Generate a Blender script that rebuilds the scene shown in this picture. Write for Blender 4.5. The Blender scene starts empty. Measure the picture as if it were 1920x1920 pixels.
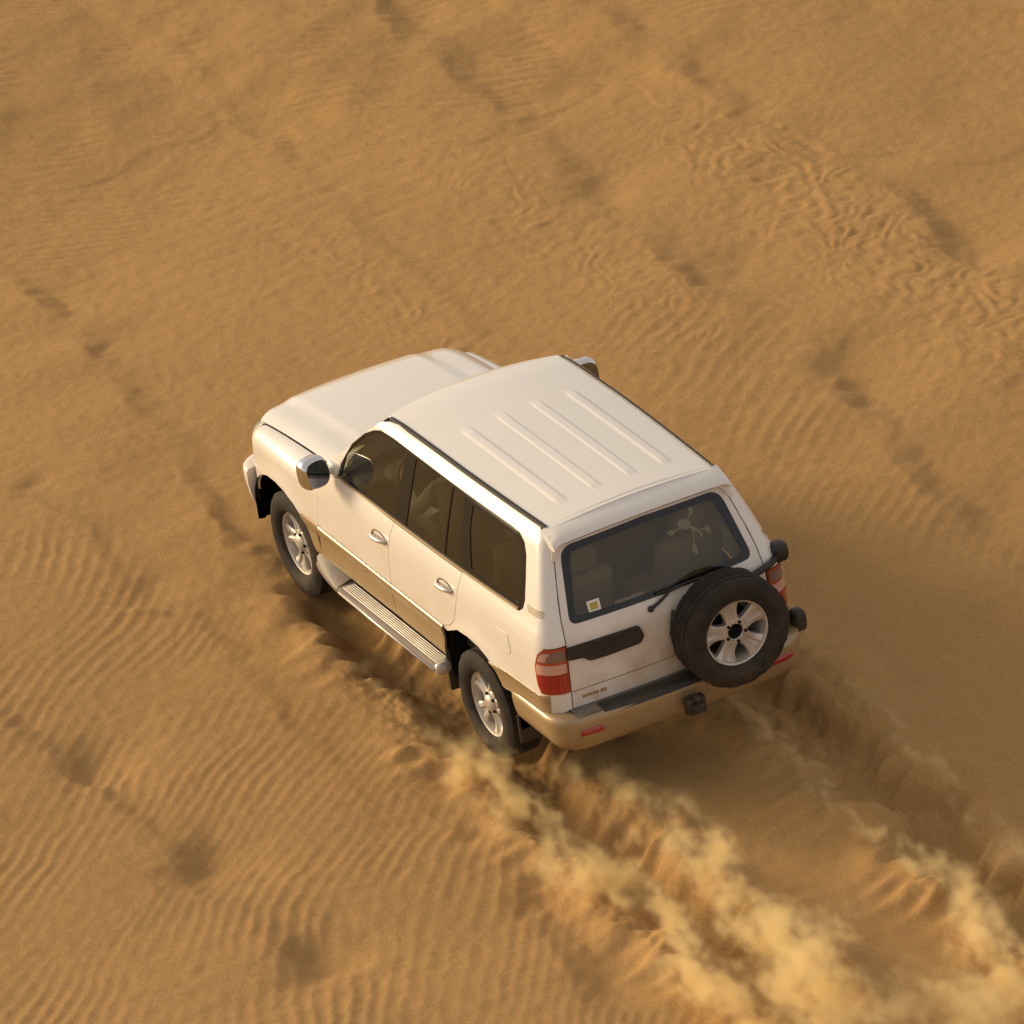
import bpy, bmesh, math, random
import numpy as np
from mathutils import Vector, Matrix
from mathutils.geometry import delaunay_2d_cdt

random.seed(4); RNG = np.random.default_rng(11)
SC = bpy.context.scene
COL = SC.collection

# ------------------------------------------------------------------ camera
CAM_POS = Vector((-49.172, 21.598, 28.461))
cam_r = Vector((-0.46346, -0.87549, -0.13679)); cam_u = Vector((0.35152, -0.32336, 0.87856)); cam_f = Vector((0.81341, -0.35909, -0.45762))
cd = bpy.data.cameras.new('camera'); cam = bpy.data.objects.new('camera', cd); COL.objects.link(cam)
M3 = Matrix((cam_r, cam_u, -cam_f)).transposed()
cam.matrix_world = Matrix.Translation(CAM_POS) @ M3.to_4x4()
cd.sensor_width = 36; cd.lens = 16478.16/1920*36; cd.clip_start = 1; cd.clip_end = 3000
SC.camera = cam

# ------------------------------------------------------------------ light
SUN_AZ, SUN_EL = math.radians(37), math.radians(17)          # azimuth from +x towards +y
W = bpy.data.worlds.new('World'); SC.world = W; W.use_nodes = True
nt = W.node_tree; bg = nt.nodes['Background']; sky = nt.nodes.new('ShaderNodeTexSky')
sky.sky_type = 'NISHITA'; sky.sun_disc = False; sky.sun_elevation = SUN_EL; sky.sun_rotation = math.pi/2-SUN_AZ
sky.air_density = .6; sky.dust_density = 3; sky.ozone_density = .2
hz = nt.nodes.new('ShaderNodeMix'); hz.data_type = 'RGBA'; hz.inputs['Factor'].default_value = .55       # even desert haze over the whole sky
hz.inputs['B'].default_value = (6.4, 5.6, 4.7, 1); nt.links.new(sky.outputs[0], hz.inputs['A'])
nt.links.new(hz.outputs['Result'], bg.inputs[0]); bg.inputs[1].default_value = .12
sd = bpy.data.lights.new('sun', 'SUN'); sun = bpy.data.objects.new('sun', sd); COL.objects.link(sun)
sd.energy = 3.1; sd.angle = math.radians(20); sd.color = (1, .765, .44)
sdir = Vector((math.cos(SUN_EL)*math.cos(SUN_AZ), math.cos(SUN_EL)*math.sin(SUN_AZ), math.sin(SUN_EL)))
sun.rotation_euler = sdir.to_track_quat('Z', 'Y').to_euler(); sun.location = sdir*40
SC.view_settings.view_transform = 'Standard'; SC.view_settings.look = 'None'
SC.view_settings.exposure = 0.16; SC.view_settings.gamma = 1; SC.view_settings.use_curve_mapping = False
SC.cycles.use_denoising = True
SC.cycles.volume_step_rate = 1.0; SC.cycles.volume_bounces = 4

# ------------------------------------------------------------------ materials
def new_mat(name):
    m = bpy.data.materials.new(name); m.use_nodes = True
    return m, m.node_tree.nodes, m.node_tree.links, m.node_tree.nodes['Principled BSDF']
def mat(name, col, rough=.5, metal=0., coat=0., spec=.5, emit=None):
    m, n, l, p = new_mat(name)
    p.inputs['Base Color'].default_value = (*col, 1); p.inputs['Roughness'].default_value = rough
    p.inputs['Metallic'].default_value = metal; p.inputs['Coat Weight'].default_value = coat
    p.inputs['Coat Roughness'].default_value = .06; p.inputs['Specular IOR Level'].default_value = spec
    return m
def add_dirt(m, col, amount, scale=2.5, zlo=.4, zhi=1.0, base=.12):
    """sand film that thickens towards the bottom of the car and in noise patches"""
    n, l = m.node_tree.nodes, m.node_tree.links; p = n['Principled BSDF']
    tc = n.new('ShaderNodeTexCoord'); nz = n.new('ShaderNodeTexNoise'); nz.inputs['Scale'].default_value = scale; nz.inputs['Detail'].default_value = 6
    nz.inputs['Roughness'].default_value = .65
    l.new(tc.outputs['Object'], nz.inputs['Vector'])
    sp = n.new('ShaderNodeSeparateXYZ'); l.new(tc.outputs['Object'], sp.inputs[0])
    mr = n.new('ShaderNodeMapRange'); mr.inputs[1].default_value = zhi; mr.inputs[2].default_value = zlo
    mr.inputs[3].default_value = base; mr.inputs[4].default_value = 1; l.new(sp.outputs[2], mr.inputs[0])
    r2 = n.new('ShaderNodeMapRange'); r2.inputs[1].default_value = .32; r2.inputs[2].default_value = .72; l.new(nz.outputs[0], r2.inputs[0])
    mu = n.new('ShaderNodeMath'); mu.operation = 'MULTIPLY'; l.new(mr.outputs[0], mu.inputs[0]); l.new(r2.outputs[0], mu.inputs[1])
    m2 = n.new('ShaderNodeMath'); m2.operation = 'MULTIPLY'; m2.inputs[1].default_value = amount; l.new(mu.outputs[0], m2.inputs[0])
    mix = n.new('ShaderNodeMix'); mix.data_type = 'RGBA'; mix.inputs['A'].default_value = p.inputs['Base Color'].default_value
    mix.inputs['B'].default_value = (*col, 1); l.new(m2.outputs[0], mix.inputs['Factor']); l.new(mix.outputs['Result'], p.inputs['Base Color'])
    rr = n.new('ShaderNodeMapRange'); rr.inputs[3].default_value = p.inputs['Roughness'].default_value; rr.inputs[4].default_value = .85
    l.new(m2.outputs[0], rr.inputs[0]); l.new(rr.outputs[0], p.inputs['Roughness'])
    cw = p.inputs['Coat Weight'].default_value
    if cw:
        cr = n.new('ShaderNodeMapRange'); cr.inputs[3].default_value = cw; cr.inputs[4].default_value = 0
        l.new(m2.outputs[0], cr.inputs[0]); l.new(cr.outputs[0], p.inputs['Coat Weight'])
    return m
SAND = (.42, .27, .125)
M_white = add_dirt(mat('white_paint', (.80, .765, .72), .30, 0, 1.0), SAND, .55, 3, .5, 1.2, .10)
M_tail = add_dirt(mat('tailgate_white_paint', (.80, .765, .72), .45, 0, .5), SAND, .9, 2.2, .6, 1.35, .18)  # tailgate white: stronger sand tint, warmer and darker towards the bottom
M_gold = add_dirt(mat('champagne_paint', (.36, .265, .145), .36, .35, .5), SAND, .5, 4, .4, .75, .2)
M_grey = add_dirt(mat('grey_step_plastic', (.15, .14, .135), .5), SAND, .4, 6, .3, .9, .3)
M_black = add_dirt(mat('black_plastic', (.018, .017, .017), .5), SAND, .12, 8, .3, 1.2, .2)
M_gloss = mat('black_frit', (.008, .008, .008), .12)
M_void = mat('wheel_well_liner', (.012, .011, .010), .9, spec=.1)
M_rubber = add_dirt(mat('tyre_rubber', (.022, .021, .021), .8, spec=.2), SAND, .16, 9, -.6, .6, .3)
M_alloy = add_dirt(mat('alloy', (.60, .585, .56), .32, .55), SAND, .45, 9, 0, 1.0, .4)
M_chrome = mat('chrome', (.75, .75, .76), .08, 1)
M_mirror = mat('mirror_glass', (.20, .21, .25), .02, 1)
M_red = mat('red_lens', (.34, .006, .010), .12, 0, 1)
M_red2 = mat('orange_red_lens', (.42, .055, .012), .15, 0, 1)
M_clear = mat('clear_lens', (.60, .34, .27), .12, 0, 1)
M_smoke = mat('smoked_lens', (.20, .13, .11), .12, 0, 1)
M_head = mat('headlight_lens', (.75, .74, .66), .08, .3, 1)
M_beige = mat('beige_upholstery', (.42, .36, .27), .9)
M_dash = mat('dashboard_plastic', (.06, .055, .05), .7)
M_decal = mat('white_vinyl', (.75, .74, .68), .5)
M_yellow = mat('yellow_print', (.45, .36, .06), .5)
M_badge = mat('gold_badge', (.42, .28, .09), .4, .6)
M_cloth = mat('white_cloth', (.75, .73, .70), .9)
M_skin = mat('skin', (.32, .18, .11), .6)
M_hair = mat('dark_hair', (.012, .01, .009), .7)
def glass_mat(name, tint, refl, film=.05):
    m, n, l, p = new_mat(name); out = n['Material Output']
    tr = n.new('ShaderNodeBsdfTransparent'); tr.inputs[0].default_value = (*tint, 1)
    gl = n.new('ShaderNodeBsdfGlossy'); gl.inputs['Roughness'].default_value = .03; gl.inputs[0].default_value = (.95, .95, .9, 1)
    df = n.new('ShaderNodeBsdfDiffuse'); df.inputs[0].default_value = (.33, .24, .13, 1)
    fr = n.new('ShaderNodeFresnel'); fr.inputs[0].default_value = 1.52
    mm = n.new('ShaderNodeMath'); mm.operation = 'MULTIPLY'; mm.inputs[1].default_value = refl; l.new(fr.outputs[0], mm.inputs[0])
    m0 = n.new('ShaderNodeMixShader'); m0.inputs[0].default_value = film          # dust film on the pane
    l.new(tr.outputs[0], m0.inputs[1]); l.new(df.outputs[0], m0.inputs[2])
    mx = n.new('ShaderNodeMixShader'); l.new(mm.outputs[0], mx.inputs[0]); l.new(m0.outputs[0], mx.inputs[1]); l.new(gl.outputs[0], mx.inputs[2])
    l.new(mx.outputs[0], out.inputs[0]); return m
M_glass = glass_mat('tinted_glass', (.56, .54, .38), 1.0, .05)
M_glass3 = glass_mat('rear_tinted_glass', (.62, .62, .48), 1.0, .11)
M_glass2 = glass_mat('windscreen_glass', (.75, .80, .70), 1.0)

# ------------------------------------------------------------------ mesh helpers
def obj(name, verts, faces, m, parent=None, smooth=True, normals=None):
    me = bpy.data.meshes.new(name); me.from_pydata([tuple(v) for v in verts], [], faces); me.update()
    if smooth: me.polygons.foreach_set('use_smooth', [True]*len(me.polygons))
    if normals is not None: me.normals_split_custom_set_from_vertices([tuple(n) for n in normals])
    me.materials.append(m)
    o = bpy.data.objects.new(name, me); COL.objects.link(o); o.parent = parent
    return o
class MB:
    def __init__(s): s.v = []; s.f = []
    def add(s, v, f):
        k = len(s.v); s.v += [tuple(p) for p in v]; s.f += [tuple(i+k for i in q) for q in f]
    def box(s, a, b, bev=0.):
        (x0,y0,z0),(x1,y1,z1) = a, b; e = min(bev, .49*abs(x1-x0), .49*abs(y1-y0), .49*abs(z1-z0))
        if e <= 0:
            v = [(x,y,z) for z in (z0,z1) for y in (y0,y1) for x in (x0,x1)]
            s.add(v, [(0,2,3,1),(4,5,7,6),(0,1,5,4),(2,6,7,3),(0,4,6,2),(1,3,7,5)])
        else:
            bm = bmesh.new(); bmesh.ops.create_cube(bm, size=1)
            for w in bm.verts: w.co = Vector(((x0+x1)/2+w.co.x*(x1-x0), (y0+y1)/2+w.co.y*(y1-y0), (z0+z1)/2+w.co.z*(z1-z0)))
            bmesh.ops.bevel(bm, geom=bm.edges[:], offset=e, segments=3, affect='EDGES', profile=.5)
            bm.verts.index_update(); s.add([w.co[:] for w in bm.verts], [[w.index for w in f.verts] for f in bm.faces]); bm.free()
    def tube(s, pts, r, n=8, caps=True):
        pts = [Vector([float(w) for w in p]) for p in pts]; rings = []
        rr = r if hasattr(r, '__len__') else [r]*len(pts)
        for i, p in enumerate(pts):
            t = (pts[min(i+1,len(pts)-1)]-pts[max(i-1,0)]).normalized()
            a = t.orthogonal().normalized() if i == 0 else (a-t*a.dot(t)).normalized()
            b = t.cross(a); q = float(rr[i]); rings.append([p+(a*math.cos(2*math.pi*k/n)+b*math.sin(2*math.pi*k/n))*q for k in range(n)])
        v = [q for R in rings for q in R]; f = []
        for i in range(len(pts)-1):
            for k in range(n): f.append((i*n+k, i*n+(k+1)%n, (i+1)*n+(k+1)%n, (i+1)*n+k))
        if caps: f += [tuple(range(n))[::-1], tuple((len(pts)-1)*n+k for k in range(n))]
        s.add(v, f)
    def grid(s, G, flip=False):
        r, c = len(G), len(G[0]); f = []
        for i in range(r-1):
            for j in range(c-1):
                q = (i*c+j, i*c+j+1, (i+1)*c+j+1, (i+1)*c+j); f.append(q[::-1] if flip else q)
        s.add([p for R in G for p in R], f)
    def sup(s, c, r, e=.5, n=20, rot=None):
        """rounded box: superellipsoid"""
        g = lambda w, p: math.copysign(abs(w)**p, w)
        G = []
        for i in range(n+1):
            a = -math.pi/2+math.pi*i/n; row = []
            for j in range(2*n):
                b = 2*math.pi*j/(2*n)
                q = Vector((r[0]*g(math.cos(a),e)*g(math.cos(b),e), r[1]*g(math.cos(a),e)*g(math.sin(b),e), r[2]*g(math.sin(a),e)))
                if rot: q = rot @ q
                row.append(q+Vector(c))
            G.append(row)
        v = [p for R in G for p in R]; m = 2*n
        f = [(i*m+j, i*m+(j+1)%m, (i+1)*m+(j+1)%m, (i+1)*m+j) for i in range(n) for j in range(m)]
        s.add(v, f)
    def lathe(s, prof, n, axis='y', c=(0,0,0)):
        """prof: list of (radius, offset along axis)"""
        v = []; f = []; m = len(prof)
        for k in range(n):
            a = 2*math.pi*k/n
            for r, o in prof:
                v.append((c[0]+r*math.cos(a), c[1]+o, c[2]+r*math.sin(a)))
        for k in range(n):
            for i in range(m-1):
                f.append((k*m+i, k*m+i+1, ((k+1)%n)*m+i+1, ((k+1)%n)*m+i))
        s.add(v, f)
    def mir(s):
        t = MB(); t.v = [(x,-y,z) for x,y,z in s.v]; t.f = [q[::-1] for q in s.f]; return t
    def build(s, name, m, parent=None, smooth=True, sharp=None):
        o = obj(name, s.v, s.f, m, parent, smooth)
        if smooth and sharp is not None: o.data.set_sharp_from_angle(angle=math.radians(sharp))
        return o
def inside(poly, P):
    x, y = P[:,0], P[:,1]; r = np.zeros(len(P), bool); n = len(poly); j = n-1
    for i in range(n):
        (xi,yi),(xj,yj) = poly[i], poly[j]
        if yi != yj:
            r ^= ((yi > y) != (yj > y)) & (x < (xj-xi)*(y-yi)/(yj-yi)+xi)
        j = i
    return r
def densify(poly, step):
    out = []
    for a, b in zip(poly, poly[1:]+poly[:1]):
        k = max(1, int(math.ceil(math.dist(a, b)/step)))
        out += [(a[0]+(b[0]-a[0])*i/k, a[1]+(b[1]-a[1])*i/k) for i in range(k)]
    return out
def rnd(poly, r, n=5):
    """round the corners of a polygon; r is one radius or one for each corner"""
    out = []; N = len(poly)
    for i in range(N):
        p = Vector(poly[i]); a = Vector(poly[i-1])-p; b = Vector(poly[(i+1)%N])-p
        ri = r[i] if hasattr(r, '__len__') else r
        d = min(ri, a.length*.48, b.length*.48)
        if d < 1e-4: out.append(tuple(p)); continue
        A = p+a.normalized()*d; B = p+b.normalized()*d
        for k in range(n+1):
            t = k/n; q = A*(1-t)**2+p*2*t*(1-t)+B*t*t; out.append(tuple(q))
    return out
def shrink(poly, d):
    """move each edge of the polygon inwards by d (simple offset)"""
    N = len(poly); A = sum(poly[i-1][0]*poly[i][1]-poly[i][0]*poly[i-1][1] for i in range(N)); sg = 1 if A > 0 else -1
    out = []
    for i in range(N):
        p0, p1, p2 = Vector(poly[i-1]), Vector(poly[i]), Vector(poly[(i+1)%N])
        e1 = (p1-p0).normalized(); e2 = (p2-p1).normalized()
        n1 = Vector((-e1.y, e1.x))*sg; n2 = Vector((-e2.y, e2.x))*sg
        b = n1+n2; b = b/max(b.length_squared, .3)*2 if b.length > 1e-6 else n1
        out.append(tuple(p1+b*d))
    return out
def panel(name, outer, fmap, m, parent, step=.05, holes=(), off=0., depth=.015, ref=(0,1,0), mirror=False, grid=None, rim=True):
    """sheet metal: a 2-D outline (with holes) filled by a constrained triangulation and laid on the surface fmap"""
    polys = [densify(list(p), step) for p in (outer, *holes)]
    V = []; E = []
    for p in polys:
        k = len(V); V += p; E += [(k+i, k+(i+1) % len(p)) for i in range(len(p))]
    B = np.array(V); lo, hi = B.min(0), B.max(0); gs = grid or (step, step)
    gx = np.arange(lo[0]+gs[0]*.5, hi[0], gs[0]); gy = np.arange(lo[1]+gs[1]*.5, hi[1], gs[1])
    G = np.array([(a,b) for a in gx for b in gy]).reshape(-1,2)
    if len(G):
        k = inside(polys[0], G)
        for h in polys[1:]: k &= ~inside(h, G)
        G = G[k]
    if len(G):
        d = np.full(len(G), 9.)
        for i in range(0, len(B), 200): d = np.minimum(d, np.sqrt(((G[:,None]-B[None,i:i+200])**2).sum(2)).min(1))
        G = G[d > .35*min(gs)]
    pts = [Vector(p) for p in V]+[Vector(p) for p in G]
    r = delaunay_2d_cdt(pts, E, [], 0, 1e-7)
    P2 = [tuple(p) for p in r[0]]; F = np.array([f for f in r[2] if len(f) == 3]); A = np.array(P2)
    cen = A[F].mean(1); k = inside(polys[0], cen)
    for h in polys[1:]: k &= ~inside(h, cen)
    F = F[k]
    used = np.unique(F); remap = -np.ones(len(P2), int); remap[used] = range(len(used)); F = remap[F]; P2 = [P2[i] for i in used]
    ref = Vector(ref); h = 2e-3; P3 = []; N3 = []
    for u, v in P2:
        p = Vector(fmap(u, v)); n = (Vector(fmap(u+h, v))-Vector(fmap(u-h, v))).cross(Vector(fmap(u, v+h))-Vector(fmap(u, v-h)))
        n = n.normalized() if n.length > 1e-12 else ref.copy()
        rf = ref if ref.length > .1 else Vector((p.x*.0, p.y, p.z-.9))
        if n.dot(rf) < 0: n = -n
        P3.append(p+n*off); N3.append(n)
    faces = []
    for f in F:
        a, b, c = (int(i) for i in f)
        fn = (P3[b]-P3[a]).cross(P3[c]-P3[a]); faces.append((a,b,c) if fn.dot(N3[a]) > 0 else (a,c,b))
    if rim:
        cnt = {}
        for f in faces:
            for i in range(3):
                e = (f[i], f[(i+1) % 3]); cnt[e] = 1
        for (a, b) in [e for e in cnt if (e[1], e[0]) not in cnt]:
            k = len(P3); n = (P3[b]-P3[a]).cross(N3[a]); n = n.normalized() if n.length else N3[a]
            P3 += [P3[a].copy(), P3[b].copy(), P3[b]-N3[b]*depth, P3[a]-N3[a]*depth]; N3 += [n]*4
            faces.append((k+1, k, k+3, k+2))
    if mirror:
        P3 = [Vector((p.x,-p.y,p.z)) for p in P3]; N3 = [Vector((p.x,-p.y,p.z)) for p in N3]; faces = [f[::-1] for f in faces]
    return obj(name, P3, faces, m, parent, True, N3)
def thing(name, label, cat, loc=(0,0,0), group=None):
    o = bpy.data.objects.new(name, None); COL.objects.link(o); o.location = loc; o['label'] = label; o['category'] = cat
    if group: o['group'] = group
    o.empty_display_size = .2
    return o
# ------------------------------------------------------------------ sand
def grf(n, lam, seed, aniso=None, power=3.0):
    """periodic random field on an n x n tile one unit wide; lam = dominant wavelength as a fraction of the tile"""
    r = np.random.default_rng(seed); k = np.fft.fftfreq(n)*n; KX, KY = np.meshgrid(k, k, indexing='ij')
    if aniso: KX = KX*aniso[0]; KY = KY*aniso[1]
    K = np.sqrt(KX**2+KY**2)*lam
    amp = np.exp(-K**2) if power is None else np.exp(-(K*.35)**2)/(1+K**power)
    f = np.fft.ifft2(np.fft.fft2(r.standard_normal((n,n)))*amp).real
    return (f-f.mean())/f.std()
def samp(F, u, v):
    """bilinear lookup with wrap-around; u, v in tiles"""
    n = F.shape[0]; u = (u % 1)*n; v = (v % 1)*n; i = np.floor(u).astype(int); j = np.floor(v).astype(int); a = u-i; b = v-j
    i %= n; j %= n; i2 = (i+1) % n; j2 = (j+1) % n
    a = a*a*(3-2*a); b = b*b*(3-2*b)
    return F[i,j]*(1-a)*(1-b)+F[i2,j]*a*(1-b)+F[i,j2]*(1-a)*b+F[i2,j2]*a*b
N_A = grf(256, .10, 1, power=None); N_B = grf(256, .10, 2, power=None); N_C = grf(512, .05, 3, power=2.4); N_D = grf(512, .03, 5, power=2.2); N_E = grf(256, .10, 9, power=None)
def sm(a, b, x):
    t = np.clip((x-a)/(b-a), 0, 1); return t*t*(3-2*t)
def noise(F, x, y, wl, ox=0., oy=0.):                                # wl: metres across one tile
    return samp(F, x/wl+ox, y/wl+oy)
CRESTS = [  # polyline (x, y), height, lee width, windward length
    ([(6,2.1),(4.15,2.03),(3.76,1.96),(3.16,1.89),(2.57,1.92),(1.94,1.93),(1.41,1.81),(.72,1.78),(.15,1.78),(-1.,1.9)], .010, .18, .8),
    ([(7,.5),(4.83,.71),(3.93,.84),(2.98,1.0),(2.14,1.07),(1.35,1.19),(.55,1.27),(-.3,1.38),(-1.15,1.54),(-2.05,1.64),(-2.8,1.67),(-3.25,1.75),(-3.65,1.77),(-4.06,1.79),(-4.47,1.89),(-4.9,2.05),(-7,2.2)], .022, .24, .9),
    ([(4,3.7),(.98,3.43),(.24,3.41),(-.3,3.31),(-1.19,3.3),(-1.9,3.29),(-2.77,3.25),(-3.47,3.21),(-3.99,3.17),(-7,3.3)], .020, .2, .8),
    ([(11,-3.9),(6.81,-3.6),(5.98,-3.53),(4.9,-3.36),(4.21,-3.45),(3.41,-3.28),(2.73,-3.4),(2.02,-3.35),(1.25,-3.27),(.19,-3.18),(-.9,-3.06),(-1.9,-2.98),(-6,-2.8)], .020, .30, .9),
    ([(9,-5.0),(5.28,-4.92),(4.46,-5.11),(3.56,-5.14),(2.92,-5.05),(2.32,-4.97),(1.72,-5.16),(-3,-5.2)], .028, .30, .8),
    ([(11,-2.3),(7.42,-2.05),(6.41,-1.91),(5.52,-1.82),(4.48,-1.78),(2,-1.7)], .007, .2, .6),
]
PITS = [(4.05,1.78,.05,.2),(.33,3.16,.10,.23),(-1.36,3.10,.135,.25),(-2.95,3.03,.14,.28),(2.12,1.80,.045,.18),(5.5,-3.6,.07,.35),(3.55,-3.85,.07,.38),
        (1.6,-3.55,.05,.35),(2.67,-5.2,.07,.35),(-3.2,1.55,.05,.25),(-4.4,1.62,.05,.28),(-.9,-3.4,.03,.4)]
def base_z(x): return -.03+.028*np.clip(x, -8, 4)
def rut(x, y, yc, x_start, dl, dr, hl, hr, depth):
    """wheel track along -x: trough at yc, berms at yc+dl and yc-dr"""
    wob = .05*noise(N_A, x, y*0, 5., .3*yc)+.025*noise(N_B, x, y*0, 1.6, yc)
    d = y-yc-wob; on = sm(x_start+.25, x_start-.25, x)
    ragged = 1+.30*noise(N_B, x, y, 5., yc)+.12*noise(N_C, x, y, 5.)
    h = -depth*np.exp(-(d/.20)**4)
    hl2 = np.clip(ragged, .15, 2.2)*hl*(.5+.5*sm(-.5, -1.6, x))
    h += hl2*np.where(d < dl, np.exp(-((d-dl)/.13)**2), np.exp(-((d-dl)/.20)**2))
    h += np.clip(1+.30*noise(N_A, x, y, 5., yc+.5)+.12*noise(N_C, x, y, 5.2,.4), .15, 2.2)*hr*np.where(d > -dr, np.exp(-((d+dr)/.13)**2), np.exp(-((d+dr)/.20)**2))
    return h*on
def height(x, y, fine=True):
    h = base_z(x)
    near = np.exp(-((x-1)/16)**4-((y)/14)**4)
    h = h+.035*noise(N_A, x, y, 60.)+.006*noise(N_B, x, y, 18., .2)
    wob = .10*noise(N_B, x, y, 9., .1, .7)+.05*noise(N_A, x, y, 3.0)
    for pl, A, lee, wind in CRESTS:
        xs = np.array([p[0] for p in pl][::-1]); ys = np.array([p[1] for p in pl][::-1])
        d = y-np.interp(x, xs, ys)-wob*.35-.02*noise(N_E, x, y, 3.)
        am = A*(.75+.35*noise(N_B, x, y*.3, 8., A*9))*sm(xs[0]-1, xs[0]+.5, x)*sm(xs[-1]+1.5, xs[-1]-1, x)
        up = np.exp(-np.clip(d,0,None)/wind)
        dn = 1-1.9*sm(0, lee, -d)+.9*sm(lee*.8, lee+.9, -d)
        h = h+am*np.where(d > 0, up, dn)
    for px, py, dep, r in PITS:
        a_ = .68*(x-px)+.73*(y-py); b_ = -.73*(x-px)+.68*(y-py)             # steep lip on the windward side, long ramp beyond
        wb = .022*noise(N_E, x, y, 3., px)
        h = h-dep*.62*np.exp(-(np.abs(a_+wb)/np.where(a_+wb > 0, r*.62, r*1.7))**1.7-(np.abs(b_-wb)/(r*1.15))**2)
    # far dune shoulder: the ground turns away beyond a wavering line, and rises again into a bright brink
    xl = np.interp(y, [-12,-8,-6,-5.2,-4.56,-3.86,-3.05,-2.46,-2.08,-1.2,-.69,3], [3.0,3.3,3.8,5.0,6.93,6.95,6.92,7.86,8.79,8.65,8.8,9.4])+.12*noise(N_B, x, y, 6.)
    e = x-xl
    h = h+.010*sm(-.06, .07, e)*np.exp(-np.clip(e,0,None)/1.2)*near
    h = h+.045*np.clip(e, 0, 7)*sm(0,1.5,e)*sm(-9,-3,y+0*x)*1.0
    top = np.interp(y, [-14,-10,-7.52,-7.21,-6.75,-6.21,-4,0,6],[3.4,4.4,5.67,6.12,6.99,7.31,9.2,12.2,16])+.05*noise(N_B, x, y, 12.)
    e2 = x-top
    h = h+.20*np.exp(-np.abs(e2+.05)/.35)*sm(1.2,-3,(y+6.2))*near
    if fine:
        n_rut = rut(x, y, .86, 1.35, .36, .38, .075, .06, .15)+rut(x, y, -.92, 1.35, .40, .44, .085, .06, .17)
        churn = sm(1.0, -.2, x)*(np.exp(-((np.abs(y)-.9)/.42)**4))
        # ripples: domain-warped asymmetric waves, strongest on the windward backs
        ang = .61+.22*noise(N_A, x, y, 16., .4)+.16*noise(N_B, x, y, 7.)
        # rotate about a local origin so the wave number stays bounded
        ph = (x*math.cos(.74)+y*math.sin(.74))/.112+1.5*noise(N_A, x, y, 40., .2, .5)+.30*noise(N_B, x, y, 11., .6)+.07*noise(N_E, x, y, 3.2)
        w = .75-2*np.abs(np.sin(np.pi*ph))**.85+.25*np.cos(2*np.pi*ph+.8)
        msk = np.clip(.75+.38*noise(N_E, x, y, 14., .15, .35), 0, 1.3)*np.clip(.9+.25*noise(N_A, x, y, 7., .5), .1, 1.4)
        left = sm(1.1, 2.0, y-.12*x)*sm(4.5, 2.0, x)                   # wind-rippled flat beside the car
        right = np.exp(-((y+2.75+.03*x)/.55)**2)*sm(4.5,2.2,x)
        a = .0023*np.clip(.13+1.15*left+.9*right, 0, 1.3)*msk
        farf = sm(5.5, 8, x)
        h = h+a*w*(1-churn)*(1-farf)*(1-.8*np.exp(-((y)/1.3)**4)*sm(3,1.5,x))
        # lumpy scoured belt
        ph2 = (x*.50+y*.87)/.19+1.0*noise(N_B, x, y, 7.)+.30*noise(N_A, x, y, 2.8)
        belt = np.exp(-((y+4.75)/.55)**2)*sm(7,5,x)*sm(-1,.5,x)+.55*np.exp(-((y+3.05)/.38)**2)*sm(7.5,6,x)*sm(2,3,x)+.45*np.exp(-((y+1.55)/.3)**2)*sm(8,6.5,x)*sm(3,4,x)
        h = h+belt*(.0050*np.sin(2*np.pi*ph2)*np.clip(.6+.6*noise(N_C,x,y,2.8,.3),0,1.5)+.003*noise(N_C,x,y,4.))
        # fine far ripples, running across
        ph3 = (x*.78-y*.62)/.115+.9*noise(N_A, x, y, 22.)+.35*noise(N_E, x, y, 6.)
        h = h+farf*.0022*np.sin(2*np.pi*ph3)*np.clip(.5+.7*noise(N_B,x,y,6.,.8),0,1.4)+farf*.0035*noise(N_C,x,y,14.)*near
        h = h+.0014*noise(N_D, x, y, 5.)*near
        h = h+n_rut+churn*(.006*noise(N_C, x, y, 5., .7)+.005*noise(N_D, x, y, 3.)+.0045*noise(N_D, x, y, 1.5, .3))
        # a small wind-cut lip
        h = h+.03*np.exp(-((y-1.93-.9*(x-1.75))/.05)**2)*np.exp(-((x-1.80)/.14)**2)
    return h
def axis(core, half_lo, half_hi, step, far):
    a = list(np.arange(half_lo, half_hi+step*.5, step)); g = step; up = a[-1]; lo = a[0]
    while up < far: g *= 1.22; up += g; a.append(up)
    g = step
    while lo > -far: g *= 1.22; lo -= g; a.insert(0, lo)
    return np.array(a)
GA = math.radians(-23.8)                                             # grid turned so that its dense part covers the place around the car
ud = (math.cos(GA), math.sin(GA)); vd = (-math.sin(GA), math.cos(GA))
us = axis(0, -9.2, 15.5, .024, 900); vs = axis(0, -5.3, 5.3, .017, 900)
U, V = np.meshgrid(us, vs, indexing='ij')
GX = U*ud[0]+V*vd[0]; GY = U*ud[1]+V*vd[1]
dist = np.sqrt(GX**2+GY**2); GH = height(GX, GY)
dune = 2.6*noise(N_A, GX, GY, 900.)+.9*noise(N_B, GX, GY, 260.)
GH = GH+sm(18, 70, dist)*dune
nu, nv = U.shape
co = np.stack([GX, GY, GH], -1).reshape(-1, 3).astype(np.float32)
idx = np.arange(nu*nv).reshape(nu, nv)
quads = np.stack([idx[:-1,:-1], idx[1:,:-1], idx[1:,1:], idx[:-1,1:]], -1).reshape(-1, 4).astype(np.int32)
me = bpy.data.meshes.new('sand'); me.vertices.add(len(co)); me.vertices.foreach_set('co', co.ravel())
me.loops.add(quads.size); me.loops.foreach_set('vertex_index', quads.ravel())
me.polygons.add(len(quads)); me.polygons.foreach_set('loop_start', np.arange(0, quads.size, 4, dtype=np.int32))
me.polygons.foreach_set('use_smooth', np.ones(len(quads), bool)); me.update(); me.validate()
sand = bpy.data.objects.new('sand', me); COL.objects.link(sand); sand['kind'] = 'structure'
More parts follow.
